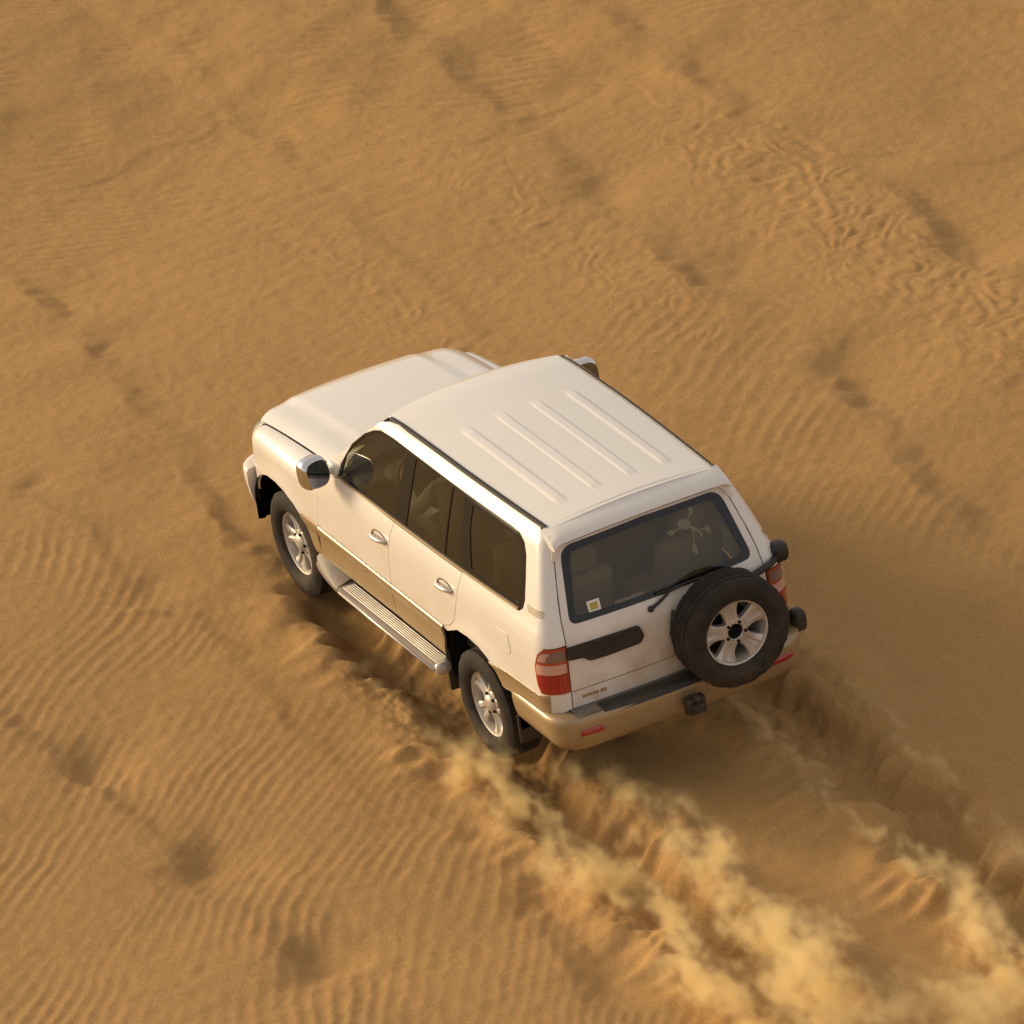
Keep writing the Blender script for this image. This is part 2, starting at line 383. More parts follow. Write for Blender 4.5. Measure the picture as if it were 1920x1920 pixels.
sand['label'] = 'wind rippled golden brown desert sand with wheel ruts'; sand['category'] = 'sand'
def sand_mat():
    m, n, l, p = new_mat('desert_sand'); p.inputs['Roughness'].default_value = .95; p.inputs['Specular IOR Level'].default_value = .12
    tc = n.new('ShaderNodeTexCoord')
    a = n.new('ShaderNodeTexNoise'); a.inputs['Scale'].default_value = .55; a.inputs['Detail'].default_value = 5; l.new(tc.outputs['Object'], a.inputs[0])
    b = n.new('ShaderNodeTexNoise'); b.inputs['Scale'].default_value = 70; b.inputs['Detail'].default_value = 3; l.new(tc.outputs['Object'], b.inputs[0])
    c = n.new('ShaderNodeTexNoise'); c.inputs['Scale'].default_value = 6; c.inputs['Detail'].default_value = 6; l.new(tc.outputs['Object'], c.inputs[0])
    cr = n.new('ShaderNodeValToRGB'); cr.color_ramp.elements[0].position = .3; cr.color_ramp.elements[1].position = .72
    cr.color_ramp.elements[0].color = (.388, .229, .090, 1); cr.color_ramp.elements[1].color = (.420, .250, .098, 1)
    l.new(a.outputs[0], cr.inputs[0])
    mr = n.new('ShaderNodeMapRange'); mr.inputs[1].default_value = .3; mr.inputs[2].default_value = .7; mr.inputs[3].default_value = .85; mr.inputs[4].default_value = 1.15
    l.new(b.outputs[0], mr.inputs[0])
    mr2 = n.new('ShaderNodeMapRange'); mr2.inputs[1].default_value = .3; mr2.inputs[2].default_value = .7; mr2.inputs[3].default_value = .975; mr2.inputs[4].default_value = 1.025
    l.new(c.outputs[0], mr2.inputs[0])
    mm = n.new('ShaderNodeMath'); mm.operation = 'MULTIPLY'; l.new(mr.outputs[0], mm.inputs[0]); l.new(mr2.outputs[0], mm.inputs[1])
    vm = n.new('ShaderNodeVectorMath'); vm.operation = 'SCALE'; l.new(cr.outputs[0], vm.inputs[0]); l.new(mm.outputs[0], vm.inputs['Scale'])
    l.new(vm.outputs[0], p.inputs['Base Color'])
    bp = n.new('ShaderNodeBump'); bp.inputs['Strength'].default_value = .35; bp.inputs['Distance'].default_value = .006
    l.new(b.outputs[0], bp.inputs['Height']); l.new(bp.outputs[0], p.inputs['Normal'])
    return m
sand.data.materials.append(sand_mat())
# ------------------------------------------------------------------ the car: surfaces
def pch(xs, ys):
    """monotone cubic interpolation"""
    xs = np.array(xs, float); ys = np.array(ys, float)
    h = np.diff(xs); d = np.diff(ys)/h
    m = np.zeros(len(xs)); m[0] = d[0]; m[-1] = d[-1]
    for i in range(1, len(xs)-1):
        m[i] = 0 if d[i-1]*d[i] <= 0 else 2*d[i-1]*d[i]/(d[i-1]+d[i])
    def f(x):
        x = min(max(x, xs[0]), xs[-1]); i = min(int(np.searchsorted(xs, x, side='right'))-1, len(h)-1)
        t = (x-xs[i])/h[i]
        return ((2*t**3-3*t*t+1)*ys[i]+(t**3-2*t*t+t)*h[i]*m[i]+(-2*t**3+3*t*t)*ys[i+1]+(t**3-t*t)*h[i]*m[i+1])
    return f
w_z = pch([.36,.46,.60,.70,.76,.95,1.10,1.20,1.25,1.45,1.70,1.75,1.79,1.815],
          [.925,.945,.952,.955,.957,.957,.949,.927,.908,.848,.760,.738,.708,.668])
x_rear = pch([.36,.66,1.10,1.21,1.45,1.70,1.83],[-2.49,-2.505,-2.505,-2.475,-2.385,-2.28,-2.215])
r_rear = pch([.36,1.0,1.3,1.7,1.83],[.17,.15,.11,.07,.06])
x_front = pch([.36,.70,.95,1.15],[2.16,2.18,2.15,2.09])
def half_w(x, z):
    w = w_z(z)
    if x > .9: w -= .075*((x-.9)/1.3)**2
    if x < -.9: w -= (.018+.022*min(max((z-1.2)/.6,0),1))*((-.9-x)/1.5)**1.5
    return w
BOW = .03
def plan(s, z):
    """unrolled side coordinate s -> x, y, outward normal (nx, ny); wraps round both ends"""
    R = r_rear(z); x0 = x_rear(z)+R
    RF = .24; x1 = x_front(z)-RF
    if s < x0:
        W = half_w(x0, z); th = (x0-s)/R
        if th < math.pi/2: return x0-R*math.sin(th), W-R*(1-math.cos(th)), -math.sin(th), math.cos(th)
        y = W-R-R*(th-math.pi/2); k = y/(W-R)
        return x0-R-BOW*(1-k*k), y, -1., 0.
    if s > x1:
        W = half_w(x1, z); th = (s-x1)/RF
        if th < math.pi/2: return x1+RF*math.sin(th), W-RF*(1-math.cos(th)), math.sin(th), math.cos(th)
        y = W-RF-RF*(th-math.pi/2); k = y/(W-RF)
        return x1+RF+.07*(1-k*k), y, 1., 0.
    return s, half_w(s, z), 0., 1.
def flare(s, z):
    """swelling of the side wall round the wheel arches"""
    o = 0.
    for cx, cz in ((1.53,.37), (-1.475,.37)):
        r = math.hypot(s-cx, (z-cz)*1.02); o += .020*math.exp(-((r-.44)/.085)**2) if z < 1.1 else 0
    return o
def side(s, z):
    x, y, nx, ny = plan(s, z); o = flare(s, z); return (x+nx*o, y+ny*o, z)
def tail(y, z):
    a = abs(y); R = r_rear(z); x0 = x_rear(z)+R; W = half_w(x0, z)
    if a <= W-R: k = a/(W-R); return (x0-R-BOW*(1-k*k), y, z)
    c = min((a-(W-R))/R, 1.); return (x0-R*math.sqrt(max(1-c*c,0)), y, z)
hood_c = pch([.6,1.0,1.5,1.95,2.10,2.26],[1.215,1.20,1.168,1.120,1.088,1.02])
Y_HOOD = .79
def hood_z(x, y):
    a = abs(y); t = min(max((.56-a)/.10, 0), 1); t = t*t*(3-2*t)
    return hood_c(x)+.016*t-.030*(a/Y_HOOD)**2-.035*max(a-.66,0)/.13*max(a-.66,0)/.13
def hood(x, y): return (x, y, hood_z(x, y))
z_roll = pch([.7,1.3,2.0,2.4],[1.0,.965,.92,.90])
def fender(s, v):
    """side wall that rolls over into the bonnet line; v measures the wall's own length"""
    zr = z_roll(s)
    if v <= zr: return side(s, v)
    ph = min((v-zr)/.25*math.pi/2, math.pi/2*.999)
    x, y, nx, ny = plan(s, zr); xe = min(max(s, .6), 2.06)
    zt = hood_z(xe, Y_HOOD)-.006; iy = .162 if s < 1.6 else .162-.05*min((s-1.6)/.5, 1)
    iy = max(half_w(min(s,2.0), zr)-Y_HOOD-.006, .06) if s < 1.96 else max(half_w(1.96, zr)-Y_HOOD-.006, .06)
    i = iy*(1-math.cos(ph)); return (x-nx*i, y-ny*i, zr+(zt-zr)*math.sin(ph))
def clad(s, z):
    x, y, nx, ny = plan(s, z)
    o = float(np.interp(z, [.40,.47,.52,.58,.64,.69,.708,.722],[-.004,.004,.012,.007,.006,.019,.020,.004])); return (x+nx*o, y+ny*o, z)
roof_zg = pch([-2.3,-2.1,-1,-.2,.05,.22],[1.822,1.826,1.830,1.818,1.795,1.755])
def y_gut(x): return half_w(min(x,-.0), 1.812)-.012
RIBS = (-.40, -.135, .135, .40)
def roof_z(x, y):
    k = y/.66; z = roof_zg(x)+.052*(1-k*k)*(1-.25*max(0,x+.3))
    ex = min(max((-.56-x)/.10,0),1)*min(max((x+2.03)/.08,0),1)
    for r in RIBS:
        d = abs(y-r); t = min(max((.046-d)/.024,0),1); z += .0075*t*t*(3-2*t)*ex
    return z
def roof(x, y): return (x, y, roof_z(x, y))

# ------------------------------------------------------------------ the car: parts
car = thing('off_road_car', 'white and champagne four wheel drive car with rear mounted spare wheel, ploughing through sand', 'car')
def both(fn):
    for mir in (False, True): fn(mir)
GAP = .006
ARCH_F = [(1.015,.44),(1.03,.52),(1.078,.60),(1.156,.69),(1.258,.755),(1.40,.80),(1.55,.812),(1.70,.797),(1.83,.75),(1.94,.66),(2.01,.55),(2.03,.46)]
ARCH_R = [(-.985,.46),(-1.0,.55),(-1.03,.655),(-1.102,.735),(-1.24,.79),(-1.40,.805),(-1.55,.79),(-1.66,.757),(-1.75,.70),(-1.84,.625),(-1.92,.50),(-1.965,.40)]
B_LINE = [(-.345,1.232),(-.28,1.07),(-.235,.90),(-.222,.81),(-.22,.70)]
C_LINE = [(-1.335,1.245),(-1.295,1.105),(-1.24,.95),(-1.178,.825),(-1.10,.76),(-.995,.722),(-.975,.70)]
def s_of_y(y, z):
    """side coordinate of the point of the rear face at height z, distance y from the middle"""
    R = r_rear(z); x0 = x_rear(z)+R; Wd = half_w(x0, z)
    if y >= Wd-R: return x0-R*math.acos(min((y-(Wd-R))/R, 1))
    return x0-R*math.pi/2-(Wd-R-y)
TG = pch([.64,.69,1.02,1.28,1.62,1.76],[.778,.775,.764,.745,.668,.640])     # half width of the tailgate
tg_line = lambda zs, d=0: [(s_of_y(TG(z)+d, z), z) for z in zs]
LAMP_OUT = [(-2.395,.772),(-2.372,.82),(-2.364,.878),(-2.368,.98),(-2.405,1.07),(-2.455,1.112)]

# front wings
def f(mir):
    top = [(s, z_roll(s)+.25) for s in np.linspace(.70, 2.10, 16)]
    poly = [(.905,.712),(.86,.86),(.83,1.02),(.80,1.13)]+[(.70,1.20)]+top+[(2.115,z_roll(2.1)+.15),(2.105,1.0),(2.07,.86),(2.045,.70),(2.035,.60)]+[p for p in ARCH_F[::-1] if p[1] > .60][0:]+[(1.125,.712)]
    poly = [(.905,.712),(.86,.86),(.83,1.02),(.80,1.13),(.72,1.20)]+top+[(2.115,z_roll(2.1)+.15),(2.105,1.0),(2.08,.86),(2.07,.70),(2.01,.55)]+ARCH_F[::-1][2:-3]+[(1.17,.712)]
    w = panel('front_wing', poly, fender, M_white, car, .04, mirror=mir, ref=(0,0,0))
    panel('cladding', [(.910,.49),(.905,.722),(1.182,.722),(1.078,.60),(1.03,.52),(1.018,.47)], clad, M_gold, w, .04, off=.002, mirror=mir)
both(f)
# doors
def f(mir):
    fd = shrink([(.905,.706),(.86,.86),(.83,1.02),(.80,1.13),(.765,1.185),(.47,1.232),(0,1.236)]+B_LINE, GAP*.5)
    d = panel('front_door', fd, side, M_white, car, .045, mirror=mir)
    panel('cladding', shrink([(.905,.47),(.90,.722),(-.22,.722),(-.225,.56),(-.30,.48)], GAP*.5), clad, M_gold, d, .035, off=.003, mirror=mir)
    rd = shrink([(a-.0, b) for a, b in B_LINE]+C_LINE[::-1], GAP*.5)
    e = panel('rear_door', rd, side, M_white, car, .045, mirror=mir)
    panel('cladding', shrink([(-.222,.722),(-.995,.722),(-.985,.60),(-.955,.47),(-.305,.475),(-.228,.56)], GAP*.5), clad, M_gold, e, .035, off=.003, mirror=mir)
    for p, hx, hz in ((d, -.125, 1.045), (e, -1.105, 1.065)):
        sg = -1 if mir else 1
        y0 = half_w(hx, hz); b = MB()
        G = []                                                     # recessed dish behind the grip
        for i in range(9):
            r = i/8
            G.append([(hx+.105*r*math.cos(a), y0+.004-.012*(1-r*r), hz+.048*r*math.sin(a)) for a in np.linspace(0, 2*math.pi, 25)])
        b.grid(G)
        (b.mir() if mir else b).build('handle_dish', M_gold, p)
        b = MB(); pts = []
        for t in np.linspace(-1, 1, 13): pts.append((hx+.115*t, y0+.030*(1-t**4)+.004, hz-.008*t))
        b.tube(pts, [.010+.009*(1-t**2) for t in np.linspace(-1,1,13)], 10)
        (b.mir() if mir else b).build('handle', M_alloy, p)
both(f)
# body side: A pillar, cant rail, D pillar and rear quarter in one pressing
DLO = [(.535,1.236),(.500,1.34),(.468,1.421),(.376,1.531),(.247,1.635),(.123,1.702),(.03,1.732),(-.15,1.742),(-1.0,1.742),(-1.85,1.742),(-1.965,1.735),(-2.045,1.700),(-2.098,1.634),(-2.15,1.48),(-2.178,1.36),(-2.168,1.30),(-2.122,1.268),(-1.90,1.268),(-1.335,1.25),(-.35,1.238)]
def f(mir):
    zs = [1.78,1.70,1.62,1.5,1.4,1.28,1.2,1.118]
    poly = [(.775,1.19),(.60,1.335),(.40,1.505),(.215,1.66),(.12,1.732),(.06,1.775),(-.02,1.800),(-.15,1.812)]+[(x,1.814) for x in (-.6,-1.2,-1.8,-2.12)]+tg_line(zs, .004)
    poly += [(-2.455,1.118)]+[(a+.004,b) for a,b in LAMP_OUT[::-1]]+[(-2.395,.768)]+tg_line([.768,.70,.645], .004)
    poly += [(-2.40,.60),(-2.2,.60),(-1.872,.60)]+ARCH_R[::-1][2:-4]+[(-1.05,.70),(-.99,.705),(-1.0,.726)]+[(a-.004,b) for a,b in C_LINE[::-1][1:]]
    dl = [(-1.36,1.262)]+[p for p in DLO if p[0] < -1.4][::-1]+[p for p in DLO if p[0] > -1.1 and p[1] > 1.5][::-1]+[(.500,1.34),(.53,1.236),(.56,1.222)]
    b = panel('body_side', poly+dl, side, M_white, car, .04, mirror=mir, ref=(0,0,0))
    # rear quarter strip in champagne, fuel flap, air outlet
    strip = [(-1.70,.742),(-1.78,.69),(-1.855,.615),(-2.1,.60),(-2.40,.61),(-2.44,.64),(-2.455,.765),(-2.38,.755),(-2.0,.748)]
    panel('cladding', strip, lambda s, z: tuple(Vector(side(s, z))+Vector((plan(s,z)[2], plan(s,z)[3], 0))*float(np.interp(z,[.60,.63,.70,.74,.765],[.012,.004,.002,.014,.008]))), M_gold, b, .03, off=.002, mirror=mir, ref=(0,0,0))
    if not mir:
        panel('fuel_flap', rnd([(-1.83,1.05),(-2.0,1.055),(-2.02,.93),(-1.95,.89),(-1.82,.915)], .03), side, M_white, b, .03, off=.0035, depth=.005)
    for k in range(4):
        z = 1.345-.012*k
        panel('air_outlet_slat', [(-2.215-.006*k,z-.003),(-2.215-.006*k,z+.003),(-2.40,z+.004),(-2.40,z-.002)], side, M_gold, b, .06, off=.003, depth=.004, mirror=mir, ref=(0,0,0))
both(f)
# side glass: black surround with one opening for each pane
def inset(poly, d, r): return rnd(shrink(poly, d), r)
P_FRONT = [(.487,1.262),(.452,1.415),(.36,1.520),(.235,1.620),(.115,1.686),(.02,1.714),(-.365,1.722),(-.315,1.262)]
P_REAR = [(-.492,1.262),(-.505,1.50),(-.495,1.722),(-1.022,1.724),(-1.035,1.55),(-1.045,1.272)]
P_SMALL = [(-1.068,1.272),(-1.055,1.55),(-1.045,1.724),(-1.200,1.724),(-1.225,1.60),(-1.290,1.275)]
P_QUART = [(-1.435,1.305),(-1.345,1.55),(-1.325,1.700),(-1.86,1.702),(-1.95,1.692),(-2.005,1.66),(-2.05,1.60),(-2.10,1.46),(-2.125,1.37),(-2.118,1.33),(-2.085,1.312)]
def f(mir):
    s = panel('window_surround', DLO, side, M_gloss, car, .05, holes=[rnd(p,.02) for p in (P_FRONT,P_REAR,P_SMALL,P_QUART)], off=-.004, depth=.012, mirror=mir)
    for nm, p in (('front_side_window',P_FRONT),('rear_side_window',P_REAR),('quarter_light',P_SMALL),('quarter_window',P_QUART)):
        panel(nm, rnd(p,.02), side, M_glass, s, .06, off=-.009, rim=False, mirror=mir)
    panel('belt_moulding', [(.53,1.232),(.53,1.246),(-.35,1.252),(-1.335,1.264),(-2.10,1.282),(-2.115,1.268),(-1.335,1.25),(-.35,1.238)], side, M_gold, s, .06, off=.006, depth=.012, mirror=mir)
both(f)
# bonnet
xf = lambda y: 2.235-.185*(abs(y)/Y_HOOD)**2
poly = [(x, Y_HOOD-.004) for x in np.linspace(.72, xf(Y_HOOD)-.01, 12)]+[(xf(y), y) for y in np.linspace(.76,-.76,21)]+[(x, -Y_HOOD+.004) for x in np.linspace(xf(Y_HOOD)-.01, .72, 12)]+[(.86,-.60),(.96,-.35),(1.0,0),(.96,.35),(.86,.60)]
bonnet = panel('bonnet', poly, hood, M_white, car, .045, ref=(0,0,1), depth=.03)
cowl = MB(); cowl.grid([[(x, y, hood_z(max(x,.72), y)-.012-.03*max(0,(.9-x))) for y in np.linspace(-.80,.80,21)] for x in np.linspace(1.05,.70,8)])
cowl.build('scuttle_panel', M_black, car)
# windscreen
ws_pts = [(.775,1.19),(.60,1.335),(.40,1.505),(.215,1.66),(.12,1.732),(.075,1.765)]
G = []
for i in range(21):
    t = i/20*(len(ws_pts)-1); k = min(int(t), len(ws_pts)-2); a = t-k
    s_, z_ = (ws_pts[k][0]*(1-a)+ws_pts[k+1][0]*a, ws_pts[k][1]*(1-a)+ws_pts[k+1][1]*a)
    e = side(s_, z_); q = i/20
    G.append([(e[0]+(.19-.09*q)*(1-kk*kk), kk*(e[1]-.012), e[2]+.035*q*(1-kk*kk)) for kk in np.linspace(-1,1,25)])
b = MB(); b.grid(G); b.build('windscreen', M_glass2, car)
# roof
poly = [(.07+.085*(1-(y/.66)**2), y) for y in np.linspace(-.655,.655,21)]+[(x, y_gut(x)) for x in np.linspace(-.02,-2.20,20)]+[(-2.225-.02*(1-(y/.62)**2), y) for y in np.linspace(.60,-.60,15)]+[(x, -y_gut(x)) for x in np.linspace(-2.20,-.02,20)]
panel('roof', poly, roof, M_white, car, .05, ref=(0,0,1), grid=(.06,.0135), depth=.02)
def f(mir):
    b = MB(); sg = -1 if mir else 1; G = []
    for x in list(np.linspace(.02,-2.19,40)):
        y = y_gut(x)+.004; z = roof_z(x, y)
        G.append([(x, sg*(y-.015), z+.004), (x, sg*(y-.012), z+.010), (x, sg*(y+.008), z+.008), (x, sg*(y+.014), z-.012)])
    b.grid(G, flip=not mir); b.build('drip_rail', M_black, car, sharp=40)
both(f)
# tail spoiler with ears running down beside the glass
G = []; NY = 41
for j in range(NY):
    k = -1+2*j/(NY-1); y = k*.672; a = abs(k)
    dz = -.012*a*a-.03*max(0,a-.9)/.1*max(0,a-.9)/.1; bx = .035*(1-a*a)
    G.append([(-2.185-bx*.5, y, roof_z(-2.185, min(abs(y),.6))+.004+dz*.4), (-2.24-bx, y, 1.856-.02*a*a+dz), (-2.31-bx, y, 1.838-.02*a*a+dz), (-2.352-bx, y, 1.812-.02*a*a+dz), (-2.358-bx, y, 1.795-.02*a*a+dz),
              (-2.34-bx, y, 1.778-.02*a*a+dz), (-2.29-bx*.8, y, 1.752-.015*a*a+dz*.5), (-2.26-bx*.6, y, 1.742-.015*a*a)])
b = MB(); b.grid(G); n = len(G[0]); b.f += [tuple(range(n)), tuple(range((NY-1)*n, NY*n))[::-1]]
spoiler = b.build('tail_spoiler', M_white, car, sharp=50)
def f(mir):
    zs = np.linspace(1.80, 1.64, 7)
    poly = [(TG(z)+.024, z) for z in zs]+[(TG(z)-.085*(1-k/6)**1.6-.004, z) for k, z in list(enumerate(zs))[::-1]]
    panel('spoiler_ear', poly, lambda y, z: tuple(Vector(tail(min(y, half_w(-2.2,z)-.006), z))+Vector((-.058*max(0,(z-1.63)/.17)**.8, 0, 0))), M_white, spoiler, .02, off=.008, depth=.05, ref=(-1,0,0), mirror=mir)
both(f)
# tailgate
zs = [.645,.69,.85,1.02,1.15,1.28,1.45,1.62,1.755]
poly = [(TG(z)-GAP*.7, z) for z in zs]+[(-TG(z)+GAP*.7, z) for z in zs[::-1]]
GL = [(.604,1.705),(.70,1.228),(.30,1.222),(0,1.220),(-.30,1.222),(-.70,1.228),(-.604,1.705),(0,1.722)]
GLr = rnd(GL, [.09,.07,0,0,0,.07,.09,0])
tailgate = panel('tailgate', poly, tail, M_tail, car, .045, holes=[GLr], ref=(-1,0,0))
frit_in = rnd([(.545,1.664),(.645,1.272),(.30,1.262),(0,1.26),(-.30,1.262),(-.645,1.272),(-.545,1.664),(0,1.678)], [.05,.05,0,0,0,.05,.05,0])
panel('window_surround', GLr, tail, M_gloss, tailgate, .05, holes=[frit_in], off=-.004, ref=(-1,0,0))
panel('rear_window', frit_in, tail, M_glass3, tailgate, .06, off=-.008, ref=(-1,0,0), rim=False)
def band(name, za, zb, o, m, ya=-.74, yb=.74):
    return panel(name, [(ya,za),(yb,za),(yb,zb),(ya,zb)], tail, m, tailgate, .05, off=o, ref=(-1,0,0), depth=o)
panel('number_plate_garnish', rnd([(.770,1.100),(.235,1.088),(.205,1.01),(.235,.962),(.50,.955),(.62,.962),(.66,1.0),(.775,1.012)], .02), tail, M_black, tailgate, .04, off=.022, ref=(-1,0,0), depth=.022)
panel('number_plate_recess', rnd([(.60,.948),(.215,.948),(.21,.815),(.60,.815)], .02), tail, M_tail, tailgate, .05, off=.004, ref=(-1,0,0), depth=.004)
panel('tailgate_seam', [(.765,.770),(-.765,.770),(-.765,.764),(.765,.764)], tail, M_grey, tailgate, .06, off=.0012, ref=(-1,0,0), rim=False)
panel('window_sticker', [(.54,1.338),(.447,1.338),(.452,1.258),(.54,1.258)], tail, M_decal, tailgate, .04, off=-.005, ref=(-1,0,0), rim=False)
panel('sticker_print', [(.523,1.322),(.465,1.322),(.468,1.278),(.523,1.278)], tail, M_yellow, tailgate, .04, off=-.0035, ref=(-1,0,0), rim=False)
b = panel('window_label', rnd([(.352,1.284),(.134,1.284),(.128,1.263),(.347,1.263)], .006), tail, M_grey, tailgate, .04, off=-.005, ref=(-1,0,0), rim=False)
# pale splayed creature decal on the glass: body, four legs with round pads
def blob(c, rx, rz, rot=0, n=14): return [(c[0]+rx*math.cos(t)*math.cos(rot)-rz*math.sin(t)*math.sin(rot), c[1]+rx*math.cos(t)*math.sin(rot)+rz*math.sin(t)*math.cos(rot)) for t in np.linspace(0,2*math.pi,n,endpoint=False)]
DEC = [blob((-.300,1.568),.050,.032,.5), blob((-.362,1.515),.050,.012,.75), blob((-.374,1.634),.016,.030,.2), blob((-.191,1.549),.030,.017,.1), blob((-.452,1.486),.018,.030,-.4), blob((-.320,1.398),.017,.034,-.1), blob((-.395,1.470),.012,.012,0)]
for p, q in (((-.318,1.585),(-.366,1.618)), ((-.275,1.560),(-.208,1.551)), ((-.39,1.505),(-.445,1.495)), ((-.345,1.52),(-.325,1.420))):
    d = Vector(q)-Vector(p); nrm = Vector((-d.y,d.x)).normalized()*.005; DEC.append([tuple(Vector(p)+nrm), tuple(Vector(p)-nrm), tuple(Vector(q)-nrm), tuple(Vector(q)+nrm)])
dm = MB()
for i, pl in enumerate(DEC):
    pts = []
    for y, z in pl: p = tail(y, z); pts.append((p[0]+.030-.0006*i, p[1], p[2]))
    dm.add(pts, [tuple(range(len(pts)))])
dm.build('window_decal', M_decal, tailgate, False)
bd = MB(); x = -2.50
for k, (y, w_, h_) in enumerate([(.690,.018,.020),(.664,.016,.020),(.640,.018,.020),(.616,.014,.020),(.594,.018,.020),(.556,.020,.022),(.532,.014,.022)]):
    px_ = tail(y, .712)[0]; bd.box((px_-.006, y-w_/2, .712-h_/2), (px_+.004, y+w_/2, .712+h_/2), .002); bd.box((px_-.007, y-w_/5, .712-h_/5), (px_-.004, y+w_/5, .712+h_/5))
bd.build('badge', M_badge, tailgate)
wi = MB()
px_ = lambda y, z, o: (tail(y, z)[0]-o, y, z)
wi.tube([px_(.124,1.165,.012), px_(.06,1.195,.03), px_(-.035,1.240,.032), px_(-.16,1.246,.028)], [.013,.011,.009,.007], 8)
wi.tube([px_(.06,1.242,.014), px_(-.12,1.244,.016), px_(-.32,1.238,.016), px_(-.50,1.226,.012)], .0095, 6)
wi.sup((tail(.124,1.165)[0]-.012,.124,1.165),(.018,.022,.022),.8,8)
wi.build('wiper', M_black, tailgate)
# tail lamps
def f(mir):
    t = [s_of_y(TG(z)+.006, z) for z in (.775,.85,.95,1.03,1.108)]
    outer = LAMP_OUT+[(t[4],1.108),(t[3],1.03),(t[2],.95),(t[1],.85),(t[0],.775)]
    lamp = panel('tail_lamp', outer, side, M_red2, car, .03, off=.006, depth=.03, mirror=mir, ref=(0,0,0))
    def lens(nm, z0, z1, m, o):
        zz = np.linspace(z0, z1, 6); li = [(float(np.interp(z, [p[1] for p in LAMP_OUT], [p[0] for p in LAMP_OUT]))-.016, z) for z in zz]
        ri = [(s_of_y(TG(z)+.016, z), z) for z in zz[::-1]]
        panel(nm, rnd(li+ri, .012), side, m, lamp, .03, off=o, depth=.01, mirror=mir, ref=(0,0,0))
    lens('brake_lens', .785, .915, M_red, .012); lens('reversing_lens', .925, .995, M_clear, .011); lens('indicator_lens', 1.018, 1.092, M_smoke, .011)
    zz = np.linspace(1.024,1.086,4); li = [(float(np.interp(z, [p[1] for p in LAMP_OUT], [p[0] for p in LAMP_OUT]))-.020, z) for z in zz]
    panel('side_indicator_lens', li+[(a-.055, z) for a, z in li[::-1]], side, M_clear, lamp, .03, off=.0125, depth=.01, mirror=mir, ref=(0,0,0))
both(f)
# rear bumper: a swept section
def sweep(path, prof, flipz=False):
    """path: (x, y, nx, ny); prof: (outward offset, z)"""
    return [[(x+nx*o, y+ny*o, z) for o, z in prof] for x, y, nx, ny in path]
def bpath(xa, yside, xr, R, bow, n=10):
    pts = [(xa+(xr+R-xa)*t, yside, 0., 1.) for t in np.linspace(0,1,8)]
    pts += [(xr+R-R*math.sin(a), yside-R+R*math.cos(a), -math.sin(a), math.cos(a)) for a in np.linspace(0,math.pi/2,n)[1:]]
    yy = yside-R; pts += [(xr-bow*(1-(y/yy)**2), y, -1., 0.) for y in np.linspace(yy,-yy,25)[1:]]
    half = pts[:8+n-1]; pts += [(x,-y,nx,-ny) for x,y,nx,ny in half[::-1]][1:]
    return pts
BP = bpath(-1.955, .952, -2.645, .22, .03)
prof = [(-.12,.628),(-.06,.632),(-.012,.628),(.004,.612),(.008,.57),(.004,.52),(-.004,.47),(-.018,.42),(-.05,.375),(-.10,.355),(-.16,.36)]
b = MB(); b.grid(sweep(BP, prof))
for k in (0, len(BP)-1): b.f.append(tuple(range(k*len(prof), (k+1)*len(prof))) if k else tuple(range(len(prof)))[::-1])
bumper = b.build('rear_bumper', M_gold, car, sharp=60)
b = MB()
for ya, yb, m_ in ((-.62,.62,None),):
    b.grid([[(-2.535-.02*(1-(y/.6)**2), y, .640), (-2.56-.025*(1-(y/.6)**2), y, .645), (-2.632-.028*(1-(y/.6)**2), y, .641), (-2.648-.028*(1-(y/.6)**2), y, .632), (-2.658-.028*(1-(y/.6)**2), y, .600)] for y in np.linspace(ya, yb, 25)])
b.f += [tuple(range(5)), tuple(range(24*5, 25*5))[::-1]]
b.build('step_pad', M_black, bumper, sharp=50)
b = MB(); b.grid([[(-2.46, y, .6405), (-2.50-.01, y, .6415), (-2.54-.02*(1-(y/.8)**2), y, .6375), (-2.625-.02*(1-(y/.8)**2), y, .634)] for y in np.linspace(-.80,.80,31)])
b.build('step_plate', M_grey, bumper)
def f(mir):
    b = MB(); G = []
    for y in np.linspace(.648,.808,9):
        x = -2.645-.03*(1-(y/.732)**2) if y < .73 else -2.645+.22-.22*math.cos(math.asin(min((y-.732)/.22,1)))
        G.append([(x-.006, y, .502-.010+.03*(y-.65)), (x-.016, y, .508+.03*(y-.65)), (x-.016, y, .530+.03*(y-.65)), (x-.006, y, .540+.03*(y-.65))])
    b.grid(G); (b.mir() if mir else b).build('reflector', M_red, bumper)
both(f)
b = MB(); b.box((-2.80,-.045,.435),(-2.55,.045,.505),.008); b.box((-2.77,-.07,.42),(-2.70,.07,.54),.012); b.sup((-2.79,0,.545),(.03,.03,.03),1,8); b.tube([(-2.79,0,.49),(-2.79,0,.54)],.014,8)
b.build('tow_hitch', M_black, car, sharp=40)
